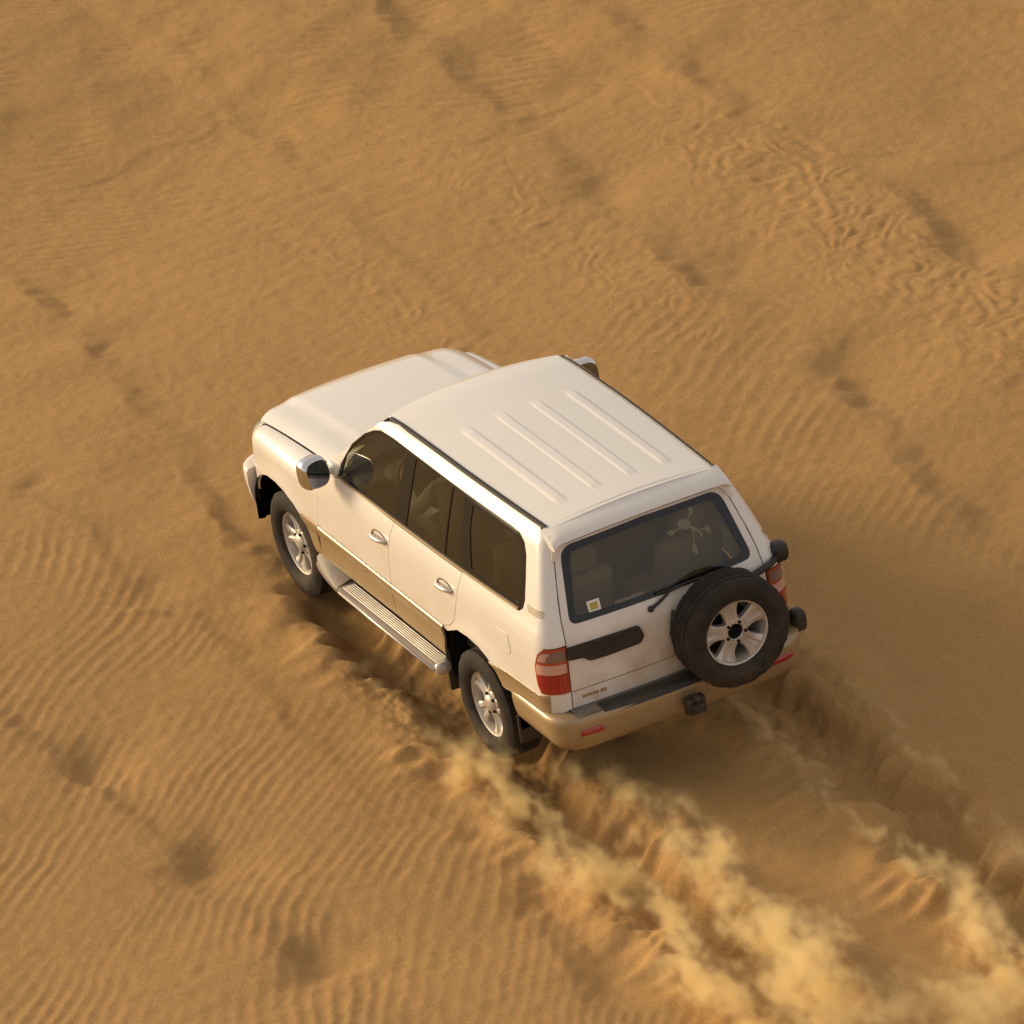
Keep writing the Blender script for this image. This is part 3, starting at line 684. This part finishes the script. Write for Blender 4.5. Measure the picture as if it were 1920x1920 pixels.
# nose
def f(mir):
    top = [(s, z_roll(min(s,2.1))+.24) for s in np.linspace(2.12,2.95,10)]
    poly = [(2.08,.70),(2.11,1.0),(2.122,1.10)]+top+[(2.95,.70)]
    n = panel('nose_panel', poly, fender, M_white, car, .05, mirror=mir, ref=(1,0,0))
    panel('headlamp', rnd([(2.11,.845),(2.125,1.01),(2.30,1.055),(2.62,1.045),(2.60,.865),(2.30,.84)], .03), fender, M_head, n, .04, off=.012, depth=.012, mirror=mir, ref=(1,0,0))
both(f)
b = MB(); 
for k in range(5):
    z = .82+.04*k; b.box((2.16,-.40,z),(2.262,.40,z+.024),.008)
b.box((2.15,-.42,.80),(2.235,.42,1.02),.01); b.build('grille', M_chrome, car)
FP = [(-x if False else x, y, nx, ny) for x, y, nx, ny in [(-(p[0]), p[1], -p[2], p[3]) for p in bpath(-2.06, .945, -2.27, .20, .09)]]
prof2 = [(-.12,.70),(-.05,.705),(-.01,.70),(.006,.682),(.006,.60),(-.004,.52),(-.02,.44),(-.06,.40),(-.14,.395)]
b = MB(); b.grid(sweep(FP, prof2), flip=True)
for k in (0, len(FP)-1): b.f.append(tuple(range(k*len(prof2), (k+1)*len(prof2)))[::-1] if k else tuple(range(len(prof2))))
b.build('front_bumper', M_white, car, sharp=60)
# door mirrors
def f(mir):
    b = MB(); R = Matrix.Rotation(math.radians(8), 3, 'Z') @ Matrix.Rotation(math.radians(8), 3, 'Y'); c = Vector((.585, 1.065, 1.305))
    b.sup(c, (.075,.105,.115), .62, 14, R)
    o = (b.mir() if mir else b).build('door_mirror', M_chrome if not mir else M_chrome, car)
    g = MB(); n = 28; q = lambda t, e: math.copysign(abs(t)**e, t)
    ring = [c+R @ Vector((-.0765, .088*q(math.cos(t),.7), .096*q(math.sin(t),.7))) for t in np.linspace(0,2*math.pi,n,endpoint=False)]
    g.add([c+R @ Vector((-.078,0,0))]+ring, [(0,i+1,(i+1)%n+1) for i in range(n)]); (g.mir() if mir else g).build('mirror_glass', M_mirror, o)
    a = MB(); a.tube([(.60,.885,1.262),(.60,.955,1.262),(.595,1.0,1.275)],[.035,.028,.024],10); a.sup((.60,.905,1.27),(.075,.022,.05),.7,10); (a.mir() if mir else a).build('mirror_arm', M_white, o)
both(f)
# running boards
def f(mir):
    b = MB()
    xs = np.linspace(.52,-.955,24); G = []
    for x in xs: G.append([(x,.90,.405),(x,.925,.425),(x,1.035,.420),(x,1.052,.408),(x,1.056,.385),(x,1.04,.355),(x,.93,.35)])
    b.grid(G, flip=True); n = 7; b.f += [tuple(range(n))[::-1], tuple(range(23*n,24*n))]
    o = (b.mir() if mir else b).build('running_board', M_grey, car, sharp=40)
    for k in range(6):
        y = .938+.0165*k; t = MB(); t.box((-.93,y-.0048,.418),(.48,y+.0048,.4305),.003); (t.mir() if mir else t).build('tread_strip', M_alloy, o)
    t = MB(); t.tube([(.50,1.050,.392),(.0,1.0585,.392),(-.95,1.0585,.392)], .0105, 8); (t.mir() if mir else t).build('edge_trim', M_alloy, o)
    e = MB(); G = []
    for i in range(9):
        u = i/8; x = .53+.43*u; yo = 1.052-.055*u**1.5
        G.append([(x,.90,.43+.05*u),(x,.93,.45+.045*u),(x,.98,.435+.03*u),(x,yo-.012,.42+.012*u),(x,yo,.405),(x,yo-.01,.36),(x,.93,.35)])
    e.grid(G); e.f += [tuple(range(7)), tuple(range(8*7,9*7))[::-1]]; (e.mir() if mir else e).build('front_end_cap', M_grey, o, sharp=45)
    e = MB(); e.sup((-.975,1.0,.40),(.03,.06,.045),.6,8); (e.mir() if mir else e).build('rear_end_cap', M_alloy, o)
both(f)
# underbody, sills, wheel wells
b = MB(); b.box((-2.40,-.70,.36),(1.98,.70,.50),.03); b.box((-.93,-.90,.36),(.98,.90,.47),.02); b.box((-2.42,-.76,.40),(-1.99,.76,.62),.02); b.box((2.02,-.72,.42),(2.14,.72,.80),.02)
b.tube([(1.427,-.72,.352),(1.427,.72,.352)],.05,10); b.tube([(-1.427,-.72,.272),(-1.427,.72,.272)],.065,10); b.sup((-1.427,0,.272),(.14,.14,.13),1,10)
b.build('chassis', M_void, car, sharp=40)
def liner(mir, arch, name):
    sg = -1 if mir else 1; G = []
    lo = .30; pts = [(arch[0][0]+(.02 if arch[0][0]>0 and arch is ARCH_F else 0), lo)]+list(arch)+[(arch[-1][0], lo)]
    cx = sum(p[0] for p in arch)/len(arch)
    b = MB()
    G = [[(x, sg*(half_w(x, max(z,.4))-.006), z) for x, z in pts], [(x, sg*.93, z+.012) for x, z in pts], [(x, sg*.50, z+.02) for x, z in pts]]
    b.grid(G); n = len(pts); b.add([(x, sg*.50, z+.02) for x, z in pts], [tuple(range(n))]); b.build(name, M_void, car)
for mir in (False, True): liner(mir, ARCH_F, 'wheel_well'); liner(mir, ARCH_R, 'wheel_well')
def f(mir):
    b = MB(); b.box((-.975,.70,.20),(-.955,.965,.49),.01); (b.mir() if mir else b).build('mud_flap', M_black, car)
    b = MB(); b.box((-1.955,.70,.20),(-1.935,.945,.42),.01); (b.mir() if mir else b).build('mud_flap', M_black, car)
both(f)
# wheels
def tyre_mesh(Rt=.392, wd=.275, Rr=.232, n=72):
    h = wd/2
    prof = [(Rr,-h*.72),(Rr+.012,-h*.86),(Rr+.05,-h*1.0),(Rr+.09,-h*1.02),(Rt-.035,-h*.94),(Rt-.012,-h*.84)]
    tread = []
    for k, g in ((-.80,0),(-.52,0),(-.50,1),(-.44,1),(-.42,0),(-.16,0),(-.14,1),(-.08,1),(-.06,0),(.06,0),(.08,1),(.14,1),(.16,0),(.42,0),(.44,1),(.50,1),(.52,0),(.80,0)):
        tread.append((Rt-.011*g-.004*abs(k), h*k))
    prof = prof+tread+[(r,-o) for r,o in prof[::-1]]
    b = MB(); b.lathe(prof, n)
    m = len(prof); out = []                                   # shoulder lugs: every other pair of columns pressed in
    for i, (x, y, z) in enumerate(b.v):
        c, p = divmod(i, m)
        if p in (4,5,6,7,m-5,m-6,m-7,m-8) and c % 4 < 1: k = .984; x, z = x*k, z*k
        out.append((x,y,z))
    b.v = out; return b
def rim_mesh():
    """face towards +y; five broad twin-ridged spokes, stepped lip, open windows"""
    b = MB(); R = .236
    b.lathe([(R-.012,-.10),(R-.010,-.02),(R-.012,.055),(R+.004,.075),(R+.010,.082),(R+.012,.096),(R+.002,.101),(R-.016,.094),(R-.024,.070),(R-.030,.03),(R-.036,-.06),(R-.04,-.10)], 72)
    for k in range(5):
        a0 = 2*math.pi*k/5+math.pi/2; G = []
        for r in np.linspace(.055, R-.018, 12):
            t = (r-.055)/(R-.073); wd = .047+.022*max(0,.35-t)+.046*t**3.2
            yo = .080-.020*math.sin(t*math.pi)*.6+.004*t; row = []
            for q, dy in ((-1.0,-.045),(-1.0,-.008),(-.86,0.),(-.40,.001),(-.20,-.013),(.20,-.013),(.40,.001),(.86,0.),(1.0,-.008),(1.0,-.045)):
                off = q*wd; rr = math.sqrt(max(r*r-off*off*.3, 1e-6)); row.append((rr*math.cos(a0)-off*math.sin(a0), yo+dy, rr*math.sin(a0)+off*math.cos(a0)))
            G.append(row)
        b.grid(G)
    b.lathe([(.092,.02),(.094,.066),(.086,.074),(.062,.076),(.055,.066)], 48)
    return b
def hub_mesh(cap=True):
    b = MB()
    b.lathe([(.15,-.10),(.165,-.02),(.16,-.012),(.0,-.012)], 40)               # brake disc behind the spokes
    for k in range(5):
        a = 2*math.pi*(k+.5)/5+math.pi/2; b.lathe([(.011,.06),(.011,.088),(.008,.092),(.0,.092)], 8, c=(.072*math.cos(a),0,.072*math.sin(a)))
    return b
TY, RM, HB = tyre_mesh(), rim_mesh(), hub_mesh()
cap = MB(); cap.lathe([(.064,.05),(.064,.084),(.052,.097),(.02,.102),(.0,.102)], 32)
def wheel(loc, rot, name='wheel', drop_cap=False):
    w = HB.build(name, M_void, car); w.location = loc; w.rotation_euler = rot
    TY.build('tyre', M_rubber, w, sharp=35); RM.build('rim', M_alloy, w, sharp=40)
    if drop_cap:
        c = MB(); c.lathe([(.056,.058),(.044,.062),(.040,.03),(.0,.03)], 32); c.build('hub_bore', M_void, w)
    else: cap.build('centre_cap', M_alloy, w, sharp=40)
    return w
PI = math.pi
wheel((1.427,.815,.352), (0,.35,0)); wheel((1.427,-.815,.352), (0,.2,PI)); wheel((-1.427,.815,.272), (0,-.25,0)); wheel((-1.427,-.815,.272), (0,.6,PI))
# spare wheel on its swing-away carrier
sp = wheel((-2.715,-.345,.925), (0,0,PI/2), 'spare_wheel', True); sp.rotation_euler = (0,.13,PI/2)
b = MB(); g = lambda y, z, o: (tail(y, z)[0]-o, y, z)
ring = [(-2.575, -.345+.36*math.cos(t)*1.0, .955+.20*math.sin(t)) for t in np.linspace(0, 2*math.pi, 25)]
b.tube(ring, .019, 8, False)
b.tube([g(-.02,1.12,.05), g(.01,1.03,.06), g(.012,.90,.06), g(-.03,.82,.05)], .02, 8)
b.tube([(-2.585,-.34,.95),(-2.60,-.34,.93)], .12, 20); b.tube([(-2.57,-.30,1.13),g(-.66,1.145,.045),g(-.80,1.165,.035),g(-.87,1.175,.02)], .024, 8)
b.tube([(-2.57,-.45,.80),g(-.75,.73,.05),g(-.92,.68,.03)], .024, 8)
b.sup((-2.44,-.905,1.185),(.062,.062,.070),.6,12); b.sup((-2.47,-.965,.655),(.06,.05,.08),.6,12)
b.build('spare_carrier', M_black, car)
# cabin
b = MB(); b.box((-2.25,-.80,.50),(.85,.80,.56)); b.build('cabin_floor', M_dash, car, False)
b = MB(); b.grid([[(x, y, roof_z(x,0)-.06-.05*(y/.6)**2) for y in np.linspace(-.60,.60,11)] for x in np.linspace(.0,-2.15,16)]); b.build('headlining', M_beige, car)
b = MB(); b.box((.42,-.78,.80),(.86,.78,1.13),.08); b.sup((.45,.38,1.13),(.14,.2,.06),.7,8); b.build('dashboard', M_dash, car)
b = MB(); R = Matrix.Rotation(math.radians(-62), 3, 'Y'); c = Vector((.30,.38,1.12))
b.tube([c+R @ Vector((.185*math.cos(t),.185*math.sin(t),0)) for t in np.linspace(0,2*math.pi,33)], .014, 8, False)
for t in (.5,2.64,4.71): b.tube([c, c+R @ Vector((.185*math.cos(t+1.57),.185*math.sin(t+1.57),0))], .014, 6)
b.tube([c, c+Vector((.3,0,-.15))], .03, 8); b.build('steering_wheel', M_dash, car)
def seat(x, y, wd, name='seat', heads=1):
    b = MB(); b.box((x-.25,y-wd/2,.60),(x+.27,y+wd/2,.84),.06)
    R = Matrix.Rotation(math.radians(-14), 3, 'Y'); b2 = MB(); b2.box((-.07,-wd/2,0),(.07,wd/2,.60),.06); b.add([R @ Vector(v)+Vector((x-.24,y,.78)) for v in b2.v], b2.f)
    o = b.build(name, M_beige, car)
    for k in range(heads):
        yy = y if heads == 1 else y-wd/2+wd*(k+.5)/heads
        h = MB(); h.sup((x-.42,yy,1.50),(.05,.135,.095),.6,10); h.tube([(x-.40,yy-.05,1.36),(x-.42,yy-.05,1.5)],.008,6); h.tube([(x-.40,yy+.05,1.36),(x-.42,yy+.05,1.5)],.008,6); h.build('headrest', M_beige, o)
seat(-.18,.38,.52,'front_seat'); seat(-.18,-.38,.52,'front_seat'); seat(-1.02,0,1.36,'rear_bench',3); seat(-1.72,.42,.50,'third_row_seat',1); seat(-1.72,-.42,.50,'third_row_seat',1)
# ------------------------------------------------------------------ driver
def person():
    t = thing('person', 'driver in white clothes at the steering wheel, seen through the front side window', 'person', (-.22,.38,.84))
    V = []; E = []; R = []
    def add(p, r, a=None):
        V.append((p[0]+.22, p[1]-.38, p[2]-.84)); R.append(r)
        if a is not None: E.append((a, len(V)-1))
        return len(V)-1
    pel = add((-.22,.38,.93), (.15,.12)); ab = add((-.27,.38,1.08), (.14,.11), pel); ch = add((-.32,.38,1.26), (.16,.115), ab); nb = add((-.335,.38,1.40), (.075,.07), ch)
    nk = add((-.325,.38,1.455), (.052,.052), nb); hd = add((-.305,.38,1.53), (.078,.085), nk); hd2 = add((-.305,.38,1.60), (.080,.088), hd); top = add((-.31,.38,1.655), (.055,.06), hd2)
    add((-.205,.38,1.545), (.014,.014), hd); add((-.30,.47,1.55), (.016,.012), hd); add((-.30,.29,1.55), (.016,.012), hd)
    for s in (-1, 1):
        sh = add((-.32,.38+s*.19,1.345), (.072,.07), ch); el = add((-.12,.38+s*.27,1.13), (.050,.05), sh); wr = add((.16,.38+s*.19,1.20), (.034,.03), el)
        pm = add((.215,.38+s*.178,1.225), (.034,.022), wr)
        for k, (dx, dz, L) in enumerate(((.028,.030,.03),(.034,.014,.034),(.034,-.004,.032),(.028,-.022,.026))):
            a = add((.215+dx,.38+s*.172,1.225+dz), (.010,.010), pm); b = add((.215+dx+L*.7,.38+s*.155,1.225+dz), (.009,.009), a); add((.215+dx+L*.4,.38+s*.135,1.225+dz-.004), (.008,.008), b)
        a = add((.205,.38+s*.150,1.250), (.011,.011), pm); add((.225,.38+s*.135,1.262), (.009,.009), a)
        hp = add((-.20,.38+s*.10,.92), (.105,.10), pel); kn = add((.20,.38+s*.13,.985), (.072,.072), hp); an = add((.36,.38+s*.11,.66), (.045,.045), kn); add((.47,.38+s*.11,.63), (.045,.035), an)
    me = bpy.data.meshes.new('body'); me.from_pydata(V, E, []); me.update()
    o = bpy.data.objects.new('body', me); COL.objects.link(o); o.parent = t
    o.modifiers.new('skin', 'SKIN').use_smooth_shade = True
    for v, r in zip(me.skin_vertices[0].data if len(me.skin_vertices) else [], R): v.radius = r
    if not len(me.skin_vertices):
        bm = bmesh.new(); bm.from_mesh(me); ly = bm.verts.layers.skin.verify()
        bm.verts.ensure_lookup_table()
        for v, r in zip(bm.verts, R): v[ly].radius = r; v[ly].use_root = v.index == 0
        bm.to_mesh(me); bm.free()
    s = o.modifiers.new('sub', 'SUBSURF'); s.levels = 1; s.render_levels = 2
    m, n, l, p = new_mat('driver'); p.inputs['Roughness'].default_value = .85
    tc = n.new('ShaderNodeTexCoord'); sx = n.new('ShaderNodeSeparateXYZ'); l.new(tc.outputs['Object'], sx.inputs[0])
    a = n.new('ShaderNodeMath'); a.operation = 'GREATER_THAN'; a.inputs[1].default_value = .60; l.new(sx.outputs[2], a.inputs[0])
    b = n.new('ShaderNodeMath'); b.operation = 'GREATER_THAN'; b.inputs[1].default_value = .39; l.new(sx.outputs[0], b.inputs[0])
    c = n.new('ShaderNodeMath'); c.operation = 'GREATER_THAN'; c.inputs[1].default_value = .22; l.new(sx.outputs[2], c.inputs[0])
    d = n.new('ShaderNodeMath'); d.operation = 'MULTIPLY'; l.new(b.outputs[0], d.inputs[0]); l.new(c.outputs[0], d.inputs[1])
    e = n.new('ShaderNodeMath'); e.operation = 'MAXIMUM'; l.new(a.outputs[0], e.inputs[0]); l.new(d.outputs[0], e.inputs[1])
    x = n.new('ShaderNodeMix'); x.data_type = 'RGBA'; x.inputs['A'].default_value = (.76,.74,.70,1); x.inputs['B'].default_value = (.32,.18,.11,1)
    l.new(e.outputs[0], x.inputs['Factor']); l.new(x.outputs['Result'], p.inputs['Base Color']); me.materials.append(m)
    h = MB(); G = []
    for i in range(9):
        th = math.pi*.56*i/8
        G.append([(.22-.315-.012+.100*math.sin(th)*math.cos(q), .0+.094*math.sin(th)*math.sin(q), .735+.105*math.cos(th)*(1.0 if math.cos(q) < .4 else .8)) for q in np.linspace(0,2*math.pi,21)])
    h.grid(G); h.build('hair', M_hair, t)
    for s in (-1, 1):
        f = MB(); f.sup((.22-.222,s*.032,.72),(.010,.014,.008),1,6); f.build('eye', M_hair, t)
    f = MB(); f.sup((.22-.226,0,.655),(.010,.026,.006),1,6); f.build('mouth', M_red2, t)
person()
# ------------------------------------------------------------------ flying sand: one fog grid, its density worked out here voxel by voxel
PUFFS = [
(-1.50,1.04,-.05,.24,.07,.09,.9), (-1.72,1.02,-.03,.22,.08,.11,.9), (-2.05,.70,-.03,.25,.10,.12,.5),
(-0.00,1.15,-0.03,0.22,0.09,0.08,0.45), (-0.47,1.18,-0.03,0.20,0.09,0.09,0.50), (-0.84,1.23,-0.04,0.15,0.09,0.08,0.50),
(-0.59,0.92,-0.04,0.40,0.13,0.10,0.15), (-1.37,1.21,-0.01,0.22,0.11,0.12,0.80), (-1.72,1.38,-0.04,0.26,0.11,0.10,0.70),
(-1.75,1.16,0.01,0.25,0.10,0.11,0.90), (-1.98,1.19,-0.04,0.30,0.12,0.10,0.70), (-2.30,1.13,-0.03,0.30,0.09,0.08,0.60),
(-2.26,1.46,-0.06,0.35,0.17,0.07,0.35), (-1.37,0.91,-0.04,0.22,0.09,0.11,0.50), (-3.08,1.32,0.04,0.18,0.09,0.14,1.00),
(-3.38,1.42,-0.01,0.20,0.09,0.10,1.00), (-3.42,1.22,0.01,0.25,0.09,0.11,0.90), (-3.68,1.13,-0.01,0.22,0.09,0.10,0.90),
(-4.09,1.12,-0.03,0.25,0.09,0.09,0.90), (-4.51,1.15,-0.03,0.20,0.09,0.10,0.90), (-4.95,1.30,0.03,0.20,0.11,0.17,1.00),
(-5.27,1.33,-0.01,0.22,0.10,0.14,1.00), (-5.67,1.36,-0.01,0.25,0.10,0.13,1.00), (-2.29,0.50,-0.01,0.22,0.09,0.10,0.35),
(-2.69,0.53,0.01,0.25,0.09,0.11,0.50), (-3.08,0.62,0.01,0.25,0.09,0.11,0.55), (-3.47,0.59,0.05,0.22,0.11,0.15,0.80),
(-3.92,0.65,0.09,0.20,0.11,0.17,1.00), (-4.18,0.66,0.03,0.25,0.10,0.12,0.90), (-4.59,0.71,0.03,0.28,0.11,0.13,0.90),
(-5.02,0.75,0.06,0.28,0.13,0.16,0.90), (-5.50,0.81,0.13,0.22,0.12,0.23,1.00), (-5.90,0.90,0.15,0.25,0.15,0.25,1.15),
(-6.06,1.15,0.13,0.28,0.15,0.27,1.10), (-5.58,1.11,0.01,0.30,0.13,0.14,0.70), (-5.29,0.46,0.09,0.12,0.09,0.27,0.50),
(-6.28,0.95,0.11,0.30,0.17,0.24,0.80), (-2.24,-0.60,-0.04,0.30,0.06,0.07,0.37), (-2.90,-0.56,-0.03,0.30,0.06,0.07,0.48),
(-3.63,-0.48,-0.01,0.28,0.06,0.07,0.59), (-4.25,-0.45,-0.01,0.28,0.06,0.07,0.77), (-4.77,-0.47,-0.01,0.26,0.06,0.07,1.02),
(-5.25,-0.45,0.03,0.20,0.10,0.19,0.80), (-5.51,-0.35,-0.01,0.25,0.10,0.11,0.70), (-5.89,-0.33,0.03,0.22,0.11,0.17,0.90),
(-6.31,-0.29,0.06,0.25,0.13,0.19,1.00), (-6.58,-0.04,0.01,0.35,0.17,0.15,0.55), (-6.30,0.34,0.03,0.25,0.10,0.24,0.50),
(-6.33,0.60,0.03,0.30,0.13,0.24,0.50), (-6.80,0.32,0.06,0.40,0.17,0.24,0.60), (-2.72,-1.32,-0.03,0.40,0.06,0.07,0.31),
(-3.36,-1.29,-0.03,0.40,0.06,0.07,0.42), (-3.93,-1.24,-0.01,0.35,0.10,0.11,0.25), (-4.42,-1.16,-0.01,0.30,0.10,0.11,0.30),
(-5.07,-1.02,0.01,0.30,0.17,0.14,0.30), (-2.13,-1.21,0.01,0.50,0.21,0.17,0.10), (-1.78,-1.70,0.01,0.80,0.30,0.19,0.05),
(-4.13,-0.76,0.06,0.90,0.06,0.07,0.09), (-4.10,0.23,0.03,0.90,0.06,0.07,0.10), (-1.87,-0.59,-0.05,0.20,0.05,0.06,0.50),
(-2.55,-0.59,-0.05,0.20,0.05,0.06,0.50), (-3.19,-0.56,-0.05,0.20,0.05,0.06,0.50), (-3.87,-0.49,-0.05,0.20,0.05,0.06,0.50),
(-4.46,-0.48,-0.05,0.20,0.05,0.06,0.50), (-4.98,-0.50,-0.05,0.20,0.05,0.06,0.50), (-2.38,1.12,-0.04,0.16,0.05,0.08,0.90),
(-3.61,1.18,-0.04,0.16,0.05,0.08,0.90), (-3.89,1.13,-0.04,0.16,0.05,0.08,0.90), (-4.32,1.14,-0.04,0.16,0.05,0.08,0.90),
(-5.08,1.27,-0.04,0.16,0.05,0.08,0.90), (-5.49,1.34,-0.04,0.16,0.05,0.08,0.90),
]
def grf3(shape, lam, seed):
    r = np.random.default_rng(seed); K2 = 0
    for ax, (n, L) in enumerate(zip(shape, lam)):
        k = np.fft.fftfreq(n)*n; sh = [1,1,1]; sh[ax] = n; K2 = K2+(k.reshape(sh)*L/n)**2
    f = np.fft.ifftn(np.fft.fftn(r.standard_normal(shape))/(1+K2**1.25)).real
    return (f-f.mean())/f.std()
vx0, vx1, vy0, vy1, vz0, vz1, dv = -7.6, .9, -2.2, 1.95, -.32, .62, .028
vn = [int(round((b-a)/dv))+1 for a, b in ((vx0,vx1),(vy0,vy1),(vz0,vz1))]
ax_ = [np.linspace(a, b, n) for (a, b), n in zip(((vx0,vx1),(vy0,vy1),(vz0,vz1)), vn)]
X3, Y3, Z3 = np.meshgrid(*ax_, indexing='ij')
n1 = grf3(vn, (18,8,10), 21); n2 = grf3(vn, (6,4,5), 22); n3 = grf3(vn, (26,20,14), 23); n4 = grf3(vn, (26,20,14), 24)
Xw = X3+.10*n3+.03*n2; Yw = Y3+.065*n4+.02*n2; Zw = Z3+.03*n1
D3 = np.zeros(vn)
for cx, cy, cz, rx, ry, rz, w in PUFFS:
    lo = [max(0, int((c-3*r-a)/dv)) for c, r, a in ((cx,rx,vx0),(cy,ry,vy0),(cz,rz,vz0))]; hi = [int((c+3*r-a)/dv)+2 for c, r, a in ((cx,rx,vx0),(cy,ry,vy0),(cz,rz,vz0))]
    S = tuple(slice(max(a,0), max(b,0)) for a, b in zip(lo, hi))
    q = ((Xw[S]-cx)/rx)**2+((Yw[S]-cy)/ry)**2+((Zw[S]-cz)/rz)**2
    D3[S] += w*np.exp(-1.1*q)
tex = np.clip(.42+.52*n1+.28*n2, 0, 2.6)
D3 = np.clip(D3*tex-.05, 0, 1.6)
edge = np.minimum.reduce([sm(vx0, vx0+.25, X3), sm(vx1, vx1-.2, X3), sm(vy0, vy0+.2, Y3), sm(vy1, vy1-.2, Y3), sm(vz1, vz1-.12, Z3)])
D3 = (D3*edge).astype(np.float32)
me = bpy.data.meshes.new('flying_sand'); pts = np.stack([X3, Y3, Z3], -1).reshape(-1, 3).astype(np.float32)
me.vertices.add(len(pts)); me.vertices.foreach_set('co', pts.ravel())
at = me.attributes.new('fog', 'FLOAT', 'POINT'); at.data.foreach_set('value', D3.ravel()); me.update()
dust = bpy.data.objects.new('flying_sand', me); COL.objects.link(dust); dust['kind'] = 'stuff'
dust['label'] = 'yellow clouds of flying sand thrown up by the wheels along both ruts'; dust['category'] = 'dust'
m = bpy.data.materials.new('flying_sand'); m.use_nodes = True; n, l = m.node_tree.nodes, m.node_tree.links; n.remove(n['Principled BSDF'])
pv = n.new('ShaderNodeVolumePrincipled'); pv.inputs['Color'].default_value = (.975, .81, .46, 1); pv.inputs['Density'].default_value = 9.0; pv.inputs['Anisotropy'].default_value = 0.0
l.new(pv.outputs[0], n['Material Output'].inputs['Volume'])
g = bpy.data.node_groups.new('sand_fog', 'GeometryNodeTree'); g.interface.new_socket('Geometry', in_out='INPUT', socket_type='NodeSocketGeometry'); g.interface.new_socket('Geometry', in_out='OUTPUT', socket_type='NodeSocketGeometry')
gi = g.nodes.new('NodeGroupInput'); go = g.nodes.new('NodeGroupOutput'); vc = g.nodes.new('GeometryNodeVolumeCube'); sm_ = g.nodes.new('GeometryNodeSetMaterial'); sm_.inputs['Material'].default_value = m
vc.inputs['Min'].default_value = (vx0,vy0,vz0); vc.inputs['Max'].default_value = (vx1,vy1,vz1)
for nm, k in zip(('Resolution X','Resolution Y','Resolution Z'), vn): vc.inputs[nm].default_value = k
po = g.nodes.new('GeometryNodeInputPosition'); sx = g.nodes.new('ShaderNodeSeparateXYZ'); g.links.new(po.outputs[0], sx.inputs[0])
def mth(op, a, b):
    q = g.nodes.new('ShaderNodeMath'); q.operation = op
    for i, w in enumerate((a, b)):
        if w is None: continue
        if isinstance(w, (int, float)): q.inputs[i].default_value = w
        else: g.links.new(w, q.inputs[i])
    return q.outputs[0]
ii = []
for k, (lo, n_) in enumerate(zip((vx0,vy0,vz0), vn)):
    r_ = mth('ROUND', mth('DIVIDE', mth('SUBTRACT', sx.outputs[k], lo), (( vx1,vy1,vz1)[k]-lo)/(n_-1)), None)
    ii.append(mth('MINIMUM', mth('MAXIMUM', r_, 0), n_-1))
fi = mth('ADD', mth('MULTIPLY', mth('ADD', mth('MULTIPLY', ii[0], vn[1]), ii[1]), vn[2]), ii[2])
si = g.nodes.new('GeometryNodeSampleIndex'); si.data_type = 'FLOAT'; si.domain = 'POINT'; si.clamp = True
na = g.nodes.new('GeometryNodeInputNamedAttribute'); na.data_type = 'FLOAT'; na.inputs['Name'].default_value = 'fog'
g.links.new(gi.outputs[0], si.inputs['Geometry']); g.links.new(na.outputs[0], si.inputs['Value']); g.links.new(fi, si.inputs['Index'])
g.links.new(si.outputs[0], vc.inputs['Density']); g.links.new(vc.outputs[0], sm_.inputs[0]); g.links.new(sm_.outputs[0], go.inputs[0])
md = dust.modifiers.new('fog', 'NODES'); md.node_group = g; dust.data.materials.append(m)
